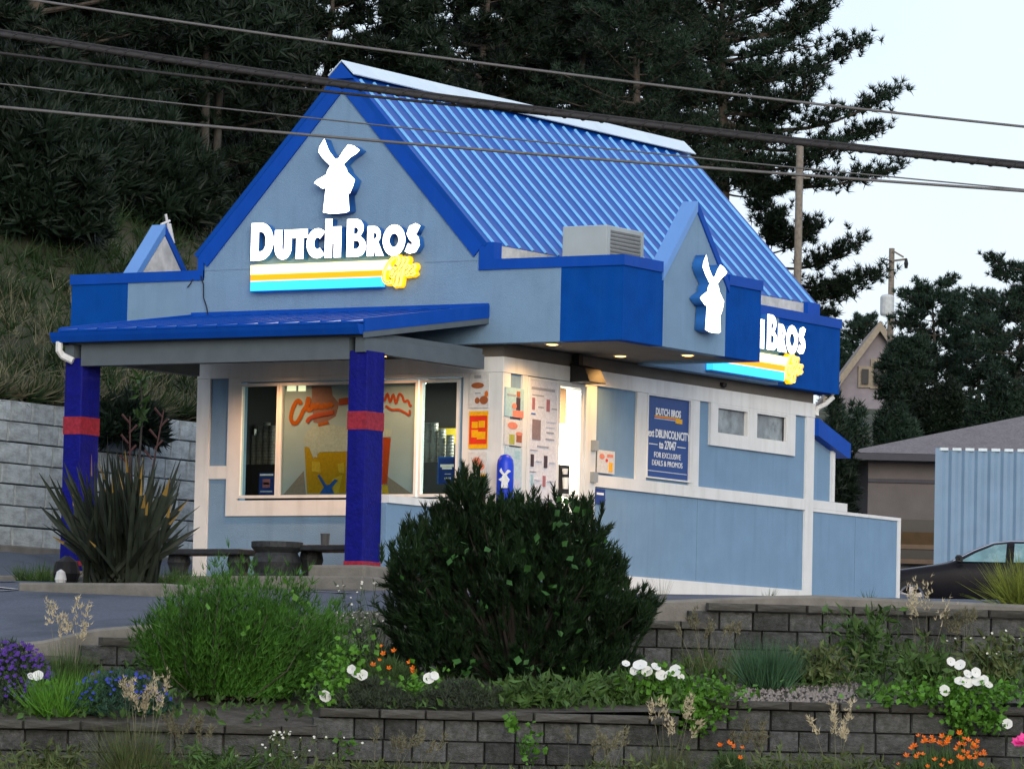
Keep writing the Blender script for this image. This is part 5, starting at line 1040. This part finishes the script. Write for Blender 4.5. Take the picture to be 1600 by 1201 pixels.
tbv = TB(); c = [P(330+NR.uniform(-120, 200), 1010+NR.uniform(-60, 70), T1-.95) for _ in range(14)]+[P(470+NR.normal(0, 14), 930+NR.normal(0, 14), T1-.4) for _ in range(14)]; tbv.leaves(np.array(c), NR.normal(0, 1, (len(c), 3)), .07, .055, .1); tbv.build('bindweed_leaves', bright, fs_)
# --- flax in the planter island
fl = thing('flax_plant', 'spiky dark bronze flax plant with sword leaves in the concrete planter', 'plant', (cen[0], cen[1], zt_)); r = random.Random(5)
fbase = P(190, 898, 56.0); fbase[2] = zt_
tipm = M('flax_tip', (.22, .14, .03), .6)
for i in range(190):
    f = i/189; az = r.uniform(0, 6.283); el = r.uniform(.55, 1.5) if i > 70 else r.uniform(1.0, 1.54); L = r.uniform(1.1, 1.72)*(.66+.36*math.sin(el)); d = R0*math.cos(az)*math.cos(el)+FH*math.sin(az)*math.cos(el)+np.array([0, 0, math.sin(el)])
    b0 = fbase+R0*r.gauss(0, .14)+FH*r.gauss(0, .12); sd = unit(np.cross(d, R0*math.sin(az+1.2)+FH*math.cos(az)+np.array([0, 0, .3]))); wd = r.uniform(.032, .052)
    sg = np.linspace(0, 1, 7); vs2, fs2 = [], []
    for k, s in enumerate(sg):
        c = b0+d*L*s+np.array([0, 0, -.16*L*math.cos(el)*s*s]); wk = wd*(.8+.6*s)*(1-s**3.2)+.003; fold = unit(np.cross(d, sd))*wk*.35; vs2 += [c-sd*wk, c+fold, c+sd*wk]
    for k in range(6): fs2 += [(k*3, k*3+1, k*3+4, k*3+3), (k*3+1, k*3+2, k*3+5, k*3+4)]
    lf = MB().add(vs2, fs2).build('leaf', flax, fl)
    if r.random() < .13: lf.data.materials.append(tipm); lf.data.polygons[10].material_index = 1; lf.data.polygons[11].material_index = 1
for px, py, dx in ((250, 640, 6), (205, 650, -2)):
    tp_ = P(px+dx, py, 56.0); sk = MB(); sk.tube([fbase, (fbase+tp_)/2+R0*.05, tp_], [.014, .012, .008], 5)
    for k in range(5): q = fbase+(tp_-fbase)*(.72+.06*k); sk.tube([q, q+R0*(.09 if k % 2 else -.09)+np.array([0, 0, .10])], [.010, .014], 4)
    sk.build('flower_stalk', M('stalk_maroon', (.05, .02, .02), .8), fl)
# --- small plants
def clump(name, label, loc, r_, h, n, m, nb=8, w_=.012, spread=.35, cat='grass', group=None, seeds=None, sm_=None, bend=0):
    t_ = thing(name, label, cat, loc, group); tb = TB(); a = NR.uniform(0, 6.283, n); rr = np.sqrt(NR.uniform(0, 1, n))*r_
    c = V3(loc)+np.stack([np.cos(a)*rr, np.sin(a)*rr, np.zeros(n)-.02], 1); d = np.stack([np.cos(a)*rr/r_*.5+bend, np.sin(a)*rr/r_*.5, np.ones(n)], 1); tb.needles(c, d, nb, h, w_, spread*.5); tb.build('blades', m, t_)
    if seeds:
        k, sh, sl_, sw = seeds; st = MB(); t2 = TB()
        for i in range(k):
            b0 = V3(loc)+np.array([NR.normal(0, r_*.4), NR.normal(0, r_*.4), 0]); e = b0+np.array([NR.normal(0, .10)+bend*.4, NR.normal(0, .08), sh*NR.uniform(.75, 1.05)]); st.tube([b0, (b0+e)/2+NR.normal(0, .015, 3), e], [.004, .003, .002], 3, False)
            f = NR.uniform(0, 1, (26, 1)); cc = e+(e-b0)*f*sl_/sh+NR.normal(0, sw, (26, 3)); t2.needles(cc, np.tile(unit(e-b0), (26, 1)), 4, .045, .010, .5)
        st.build('stalks', dry, t_); t2.build('seed_heads', sm_ or straw, t_)
    return t_
def flowers(par, pts, m, r_=.02, name='flower', cup=.4, nrm=(.3, -.6, .6), k=6):
    b = MB()
    n_ = unit(np.array(nrm, float)); a_ = unit(np.cross(n_, [0, 0, 1.])); b_ = np.cross(n_, a_)
    src = None
    for p in pts:
        if src is None:
            for j in range(k): an = j*2*math.pi/k; b.add([(0, 0, 0), r_*(a_*math.cos(an-.5)+b_*math.sin(an-.5))*.7+n_*r_*cup*.6, r_*(a_*math.cos(an)+b_*math.sin(an))+n_*r_*cup, r_*(a_*math.cos(an+.5)+b_*math.sin(an+.5))*.7+n_*r_*cup*.6], [(0, 1, 2, 3)])
            src = MB(); src.v, src.f = [(v[0]+ORG[par.name][0], v[1]+ORG[par.name][1], v[2]+ORG[par.name][2]) for v in b.v], b.f; src = src.build(name, m, par); o = src
        else: o = link_copy(src, par)
        o.location = [float(x) for x in V3(p)-ORG[par.name]]; s = RND.uniform(.75, 1.2); o.scale = (s, s, s); o.rotation_euler = (RND.uniform(-.35, .35), RND.uniform(-.35, .35), RND.uniform(-.5, .5))
purple = M('petal_purple', (.07, .022, .24), .6, .3, 20, trans=.2); bluep = M('petal_blue', (.025, .045, .36), .6, .25, 20, trans=.2); whitep = M('petal_white', (.80, .82, .80), .6, .04, 10, trans=.3); orangep = M('petal_orange', (.75, .16, .005), .5, .2, 20, trans=.2); pinkp = M('petal_pink', (.75, .05, .30), .5, .1, 20, trans=.2)
def mound(name, label, px, t, rx, rz, n, m, L, w_, cat='plant', low=False):
    loc = (low_pt if low else bed_pt)(px, t, -.02); t_ = thing(name, label, cat, loc); u = unit(NR.normal(0, 1, (n, 3))); u[:, 2] = np.abs(u[:, 2])
    c = loc+(R0*u[:, :1]+FH*u[:, 1:2]*.8)*rx*NR.uniform(.5, 1.03, (n, 1))+np.array([0, 0, 1.])*u[:, 2:3]*rz*NR.uniform(.6, 1.05, (n, 1)); tb = TB(); tb.needles(c, u*.6+[0, 0, .8], 9, L, w_, .6); tb.build('foliage', m, t_); return t_, loc, u
def face_pts(loc, rx, rz, n, lo=.15):
    out = []
    while len(out) < n:
        a = RND.uniform(-1.25, 1.25); z = RND.uniform(lo, 1); q = math.sqrt(max(0, 1-z*z*.9)); out.append(loc+R0*math.sin(a)*q*rx*1.03-FH*math.cos(a)*q*rx*.85+np.array([0, 0, z*rz*1.03]))
    return out
t_, l_, _ = mound('lavender_bush', 'purple flowering bush at the left edge above the lower wall', 14, 46.3, .52, .62, 900, leafm('grey_green', (.045, .075, .05), .4, 6), .07, .014); flowers(t_, face_pts(l_, .52, .62, 240), purple, .023)
t_, l_, _ = mound('blue_flower_mound', 'low grey-green mound dotted with small blue flowers', 188, 45.9, .56, .40, 1200, leafm('blue_green', (.03, .075, .05), .4, 6), .06, .012); flowers(t_, face_pts(l_, .56, .40, 80, .3), bluep, .018)
# heather-like low mounds on the wall top
for px, rx, lab in ((585, .42, 'low dark grey-green mound on the lower wall, left of two'), (725, .50, 'low dark grey-green mound on the lower wall, right of two')): mound('low_mound', lab, px, 45.95, rx, .26, 800, leafm('heather', (.04, .055, .035), .4, 6), .07, .010)
def poppies(label, px, t, rx, rz, nf, low=False, fol=700, name='orange_poppies'):
    t_, l_, _ = mound(name, label, px, t, rx, rz*.8, fol, leafm('poppy_leaf', (.05, .095, .03), .4, 6), .11, .010, low=low); pts = [p+np.array([0, 0, RND.uniform(.0, .13)]) for p in face_pts(l_, rx, rz, nf, .45)]; flowers(t_, pts, orangep, .030, cup=.9, k=5)
    st = MB(); [st.tube([p-np.array([0, 0, .22])+R0*.02, p], .003, 3, False) for p in pts]; st.build('stems', weedg, t_)
poppies('orange poppies in front of the lower right wall', 1475, 45.6, .50, .44, 52, True); poppies('few orange poppies beside the tumbling bindweed', 1140, 45.2, .22, .38, 7, True, 350); poppies('small orange poppies between the shrub and the dark pine', 612, 46.9, .28, .40, 10)
# trumpet flowers of bindweed
def bindweed(label, leaf_px, fl_px, t, nleaf, low=False, dz=0):
    c0 = (low_pt if low else bed_pt)(leaf_px[0][0], t, -.02); t_ = thing('bindweed_patch', label, 'plant', c0); cs2 = []
    for px, py, sx, sy, f in leaf_px:
        for _ in range(int(nleaf*2.3*f)): cs2.append(P(px+NR.normal(0, sx), py+NR.normal(0, sy), t+NR.normal(0, .12)))
    tb = TB(); tb.leaves(np.array(cs2), NR.normal(0, .8, (len(cs2), 3))+[.3, -.5, .15], .060, .055, .12); tb.build('leaves', bright, t_)
    st = MB(); n2 = unit(-F_+np.array([0, 0, .5])); sdx = np.cross(n2, [0, 0, 1.]); sdx = unit(sdx); upx = np.cross(sdx, n2)
    for px, py, s in fl_px:
        c = P(px, py, t-.15); b = MB(); k = 12; tilt = unit(n2+sdx*RND.uniform(-.5, .5)+upx*RND.uniform(-.2, .5)); a2 = unit(np.cross(tilt, [0, 0, 1.])); b2 = np.cross(tilt, a2)
        ring = lambda r__, h_: [c+(a2*math.cos(j*2*math.pi/k)+b2*math.sin(j*2*math.pi/k))*r__*(1+.06*(j % 2))+tilt*h_ for j in range(k)]
        b.add(ring(.004, -.012)+ring(.014*s, -.006)+ring(.034*s, .0)+ring(.050*s, .003), [(q*k+j, q*k+(j+1) % k, (q+1)*k+(j+1) % k, (q+1)*k+j) for q in range(3) for j in range(k)]); b.build('flower', whitep, t_, smooth=True); st.tube([c-tilt*.05, c-tilt*.08-np.array([0, 0, .12])], .003, 3, False)
    st.build('stalks', weedg, t_)
bindweed('patch of bindweed with white trumpet flowers right of the dark pine', [(1020, 1070, 40, 14, .35), (1075, 1085, 45, 14, .3), (1080, 1110, 30, 18, .35)], [(978, 1036, .8), (1000, 1038, 1.4), (991, 1047, .9), (1011, 1048, 1.1), (1025, 1041, 1.0), (1033, 1054, 1.1), (1055, 1047, 1.2), (1064, 1057, .7), (1045, 1050, .6)], 46.4, 520)
bindweed('bindweed with white trumpet flowers at the far right above the lower wall', [(1480, 1082, 40, 12, .3), (1560, 1085, 30, 12, .2), (1500, 1115, 12, 20, .25), (1545, 1125, 12, 10, .12), (1420, 1085, 40, 8, .15)], [(1486, 1033, .9), (1500, 1038, 1.1), (1512, 1052, .9), (1525, 1050, 1.0), (1500, 1063, 1.1), (1511, 1065, 1.2), (1528, 1063, 1.2), (1537, 1062, 1.0), (1545, 1069, .8), (1476, 1078, 1.1), (1574, 1130, 1.0)], 46.7, 460)
bindweed('bindweed with white flowers in the gap between green shrub and dark pine', [(530, 1060, 22, 25, .4), (515, 1090, 18, 25, .3), (665, 1070, 25, 12, .2), (560, 1020, 20, 20, .1)], [(549, 1045, .9), (557, 1050, 1.0), (566, 1054, 1.1), (670, 1059, 1.1), (679, 1055, .9), (508, 1087, 1.2)], 46.0, 260)
bindweed('two white bindweed flowers beside the purple bush at the left', [(70, 1075, 14, 10, 1)], [(49, 1056, .8), (59, 1055, 1.1)], 46.1, 26)
bindweed('green vine tumbling down the face of the lower middle wall', [(800, 1130, 5, 10, .3), (828, 1165, 10, 14, .5), (545, 1165, 8, 10, .2)], [], 45.1, 60, True)
# pink flower at the right edge
pk = thing('pink_flower', 'bright pink flower at the right edge of the picture', 'flower', low_pt(1600, 44.6)); c = P(1595, 1158, 44.6); flowers(pk, [c, c+R0*.03+(0, 0, .02), c-R0*.03-(0, 0, .015), c+R0*.05-(0, 0, .01)], pinkp, .06, cup=.5, k=7); MB().tube([low_pt(1600, 44.6), c], .006, 4).build('stem', weedg, pk)
# grasses
clump('plume_grass', 'tall grass with pale plumes in front of the upper left wall', bed_pt(103, 47.6), .14, .42, 60, weedg, 8, .010, .5, seeds=(7, .62, .26, .022))
clump('plume_grass', 'straw-coloured plume grass before the lower left wall', low_pt(215, 44.3), .22, .5, 70, olive, 8, .009, .5, seeds=(10, .78, .16, .018))
clump('plume_grass', 'single pale feathery plume before the upper right wall', bed_pt(1435, 49.5), .14, .4, 40, olive, 8, .010, .5, seeds=(5, .78, .32, .035))
clump('plume_grass', 'pale wispy plumes before the lower right wall', low_pt(1312, 45.6), .12, .35, 40, olive, 8, .009, .5, seeds=(6, .62, .22, .018))
clump('plume_grass', 'pale wispy seed heads beside the right bindweed patch', low_pt(1045, 45.0), .14, .45, 40, olive, 8, .009, .5, seeds=(6, .62, .18, .02))
clump('grass_clump', 'bright green grass tuft between purple bush and blue mound', bed_pt(95, 45.8), .26, .40, 90, bright, 9, .012, .7)
clump('grass_clump', 'upright blue-green grass tuft before the upper right wall', bed_pt(1200, 48.6), .22, .46, 110, leafm('bluegrass', (.05, .12, .06), .4, 6), 9, .012, .5)
clump('grass_clump', 'arching yellow-green grass at the right edge on the car park kerb', P(1612, 950, 52.6), .30, .55, 130, leafm('yellowgreen', (.16, .20, .03), .35, 6), 9, .016, .9)
clump('grass_clump', 'grass tuft growing behind the planter island', lot_pt(250, 57.1), .35, .22, 60, weedg, 8, .012, .7); clump('grass_clump', 'grass tuft at the left edge beside the planter island', lot_pt(70, 58.0), .35, .24, 60, weedg, 8, .012, .7)
# taller weeds before the upper right wall
def weed(label, px, t, r_, h, n, m, L=.13, w_=.05, low=False, seeds=0, group=None):
    l0 = (low_pt if low else bed_pt)(px, t, -.02); t_ = thing('weed', label, 'weed', l0, group); tb = TB(); st = MB(); sp_ = []
    for i in range(n):
        b0 = l0+R0*NR.normal(0, r_*.45)+FH*NR.normal(0, r_*.3); e = b0+R0*NR.normal(0, r_*.4)+np.array([0, 0, h*NR.uniform(.5, 1.05)]); st.tube([b0, (b0+e)/2+NR.normal(0, .02, 3), e], [.006, .004, .002], 3, False)
        f = NR.uniform(.1, 1, (11, 1)); tb.leaves(b0+(e-b0)*f, NR.normal(0, 1, (11, 3))+[0, 0, .5], L, w_); sp_.append(e)
    tb.build('leaves', m, t_); st.build('stalks', weedg, t_)
    if seeds: flowers(t_, [e for e in sp_ if RND.random() < seeds], M('tiny_white', (.55, .56, .50), .7), .014)
    return t_
weed('tall leafy weeds before the upper right wall', 1365, 49.6, .45, .78, 34, weedg); weed('rounded olive weeds right of the blue-green grass tuft', 1275, 49.0, .40, .42, 46, olive, .11, .04); weed('sprawling weeds before the upper wall at the right edge', 1570, 49.3, .55, .55, 50, olive, .11, .04, seeds=.4); weed('dark leafy weeds left of the far right bindweed', 1430, 48.6, .30, .40, 34, weedg)
weed('fine grey weeds with tiny white flowers left of the dark pine', 575, 48.6, .38, .95, 52, leafm('grey_weed', (.05, .075, .05), .4, 6), .08, .022, seeds=.7); weed('leafy weeds at the foot of the dark pine, right side', 960, 46.3, .35, .3, 40, weedg); weed('leafy weeds under the dark pine, middle', 830, 46.0, .45, .30, 46, weedg); weed('tiny white-flowered weed before the lower left wall', 440, 44.6, .40, .46, 40, olive, .06, .018, True, .9)
for px, h, lab in ((70, .32, 'weeds along the bottom edge, far left'), (330, .34, 'weeds along the bottom edge below the blue mound'), (560, .22, 'weeds along the bottom edge below the green shrub'), (700, .16, 'weeds along the bottom edge, left of the tumbling vine'), (860, .16, 'weeds along the bottom edge, right of the tumbling vine'), (1010, .3, 'weeds along the bottom edge below the bindweed patch'), (1220, .42, 'weeds along the bottom edge left of the orange poppies'), (1330, .38, 'weeds among the pale plumes left of the orange poppies'), (1570, .3, 'weeds along the bottom edge at the far right')):
    weed(lab, px, 44.2, .5, h, 46, olive if px % 3 else weedg, .11, .03, True)
for px, t, h, lo_, lab in ((1110, 49.8, .5, False, 'thin straw-topped weeds before the upper wall right of the dark pine'), (1500, 49.7, .55, False, 'thin weeds with pale heads before the upper wall near the right edge'), (300, 44.5, .45, True, 'wispy weeds before the lower left wall under the green shrub'), (640, 44.6, .36, True, 'wispy weeds before the lower wall below the orange poppies'), (940, 44.6, .40, True, 'wispy weeds before the lower wall below the dark pine'), (1170, 45.6, .45, True, 'wispy weeds before the lower right wall beside the few poppies')):
    clump('wispy_weed', lab, (low_pt if lo_ else bed_pt)(px, t), .32, h*.7, 46, olive, 6, .007, .6, cat='weed', seeds=(9, h, .14, .014), sm_=dry)
# weeds on the kerb
for px, py, lab in ((1035, 925, 'pinkish weed rising from the kerb before the white base board'), (1200, 920, 'low grass tuft in the kerb before the kiosk wall'), (1360, 925, 'small leafy weed in the kerb before the annex wall')):
    q = P(px, 940, 52.0); q[2] = edge_tz(at_xy(q[0], q[1])[0])[1]-.02; clump('kerb_weed', lab, q, .05, .14 if px != 1035 else .30, 9, dry if px == 1035 else weedg, 4, .006, .35, cat='weed')
# creeping ground cover: nobody could count it
tb = TB(); c = []
for _ in range(5200):
    px = RND.uniform(-100, 1700); t0_ = bed_front(px)[0]; t = RND.uniform(t0_+.05, 51.0)
    if 1150 < px < 1330 and t < 48.6 and RND.random() < .93: continue
    if mnoise.noise(Vector((px*.02, t*1.5, 3))) < -.12: continue
    c.append(bed_pt(px, t, RND.uniform(0, .06)))
tb.leaves(np.array(c), NR.normal(0, .7, (len(c), 3))+[.1, -.3, .8], .10, .05); o = tb.build('ground_cover', weedg, kind='stuff'); tag(o, 'creeping green ground cover over the upper garden bed', 'ground cover')
tb = TB(); c = [low_pt(RND.uniform(-100, 1700), RND.uniform(42.5, 45.2), 0) for _ in range(2600)]; tb.needles(np.array(c), np.tile([0, 0, 1.], (len(c), 1)), 7, .13, .010, .5); o = tb.build('bed_grass', olive, kind='stuff'); tag(o, 'rough grass over the lower garden bed', 'grass')
gb = MB(); gpts = [bed_pt(RND.uniform(1150, 1340), RND.uniform(47.2, 49.2), .0) for _ in range(700)]
for q in gpts: s = RND.uniform(.012, .03); gb.add([q+(s, 0, 0), q+(0, s, 0), q+(-s, 0, 0), q+(0, -s, 0), q+(0, 0, s*1.1)], [(0, 1, 4), (1, 2, 4), (2, 3, 4), (3, 0, 4)])
tag(stuff(gb.build('gravel', M('gravel', (.17, .155, .145), .9, .4, 30, orand=0))), 'patch of pale gravel in the upper right bed', 'gravel')

# fine sprays, stems and grass blades are too small to pick apart
for o in bpy.data.objects:
    if o.parent is not None and o.name.split('.')[0] in ('stalks', 'stems', 'branches', 'seed_heads', 'foliage', 'blades', 'leaves', 'sprays', 'shoots', 'bindweed_leaves', 'inner_twigs', 'grille'): o['kind'] = 'stuff'
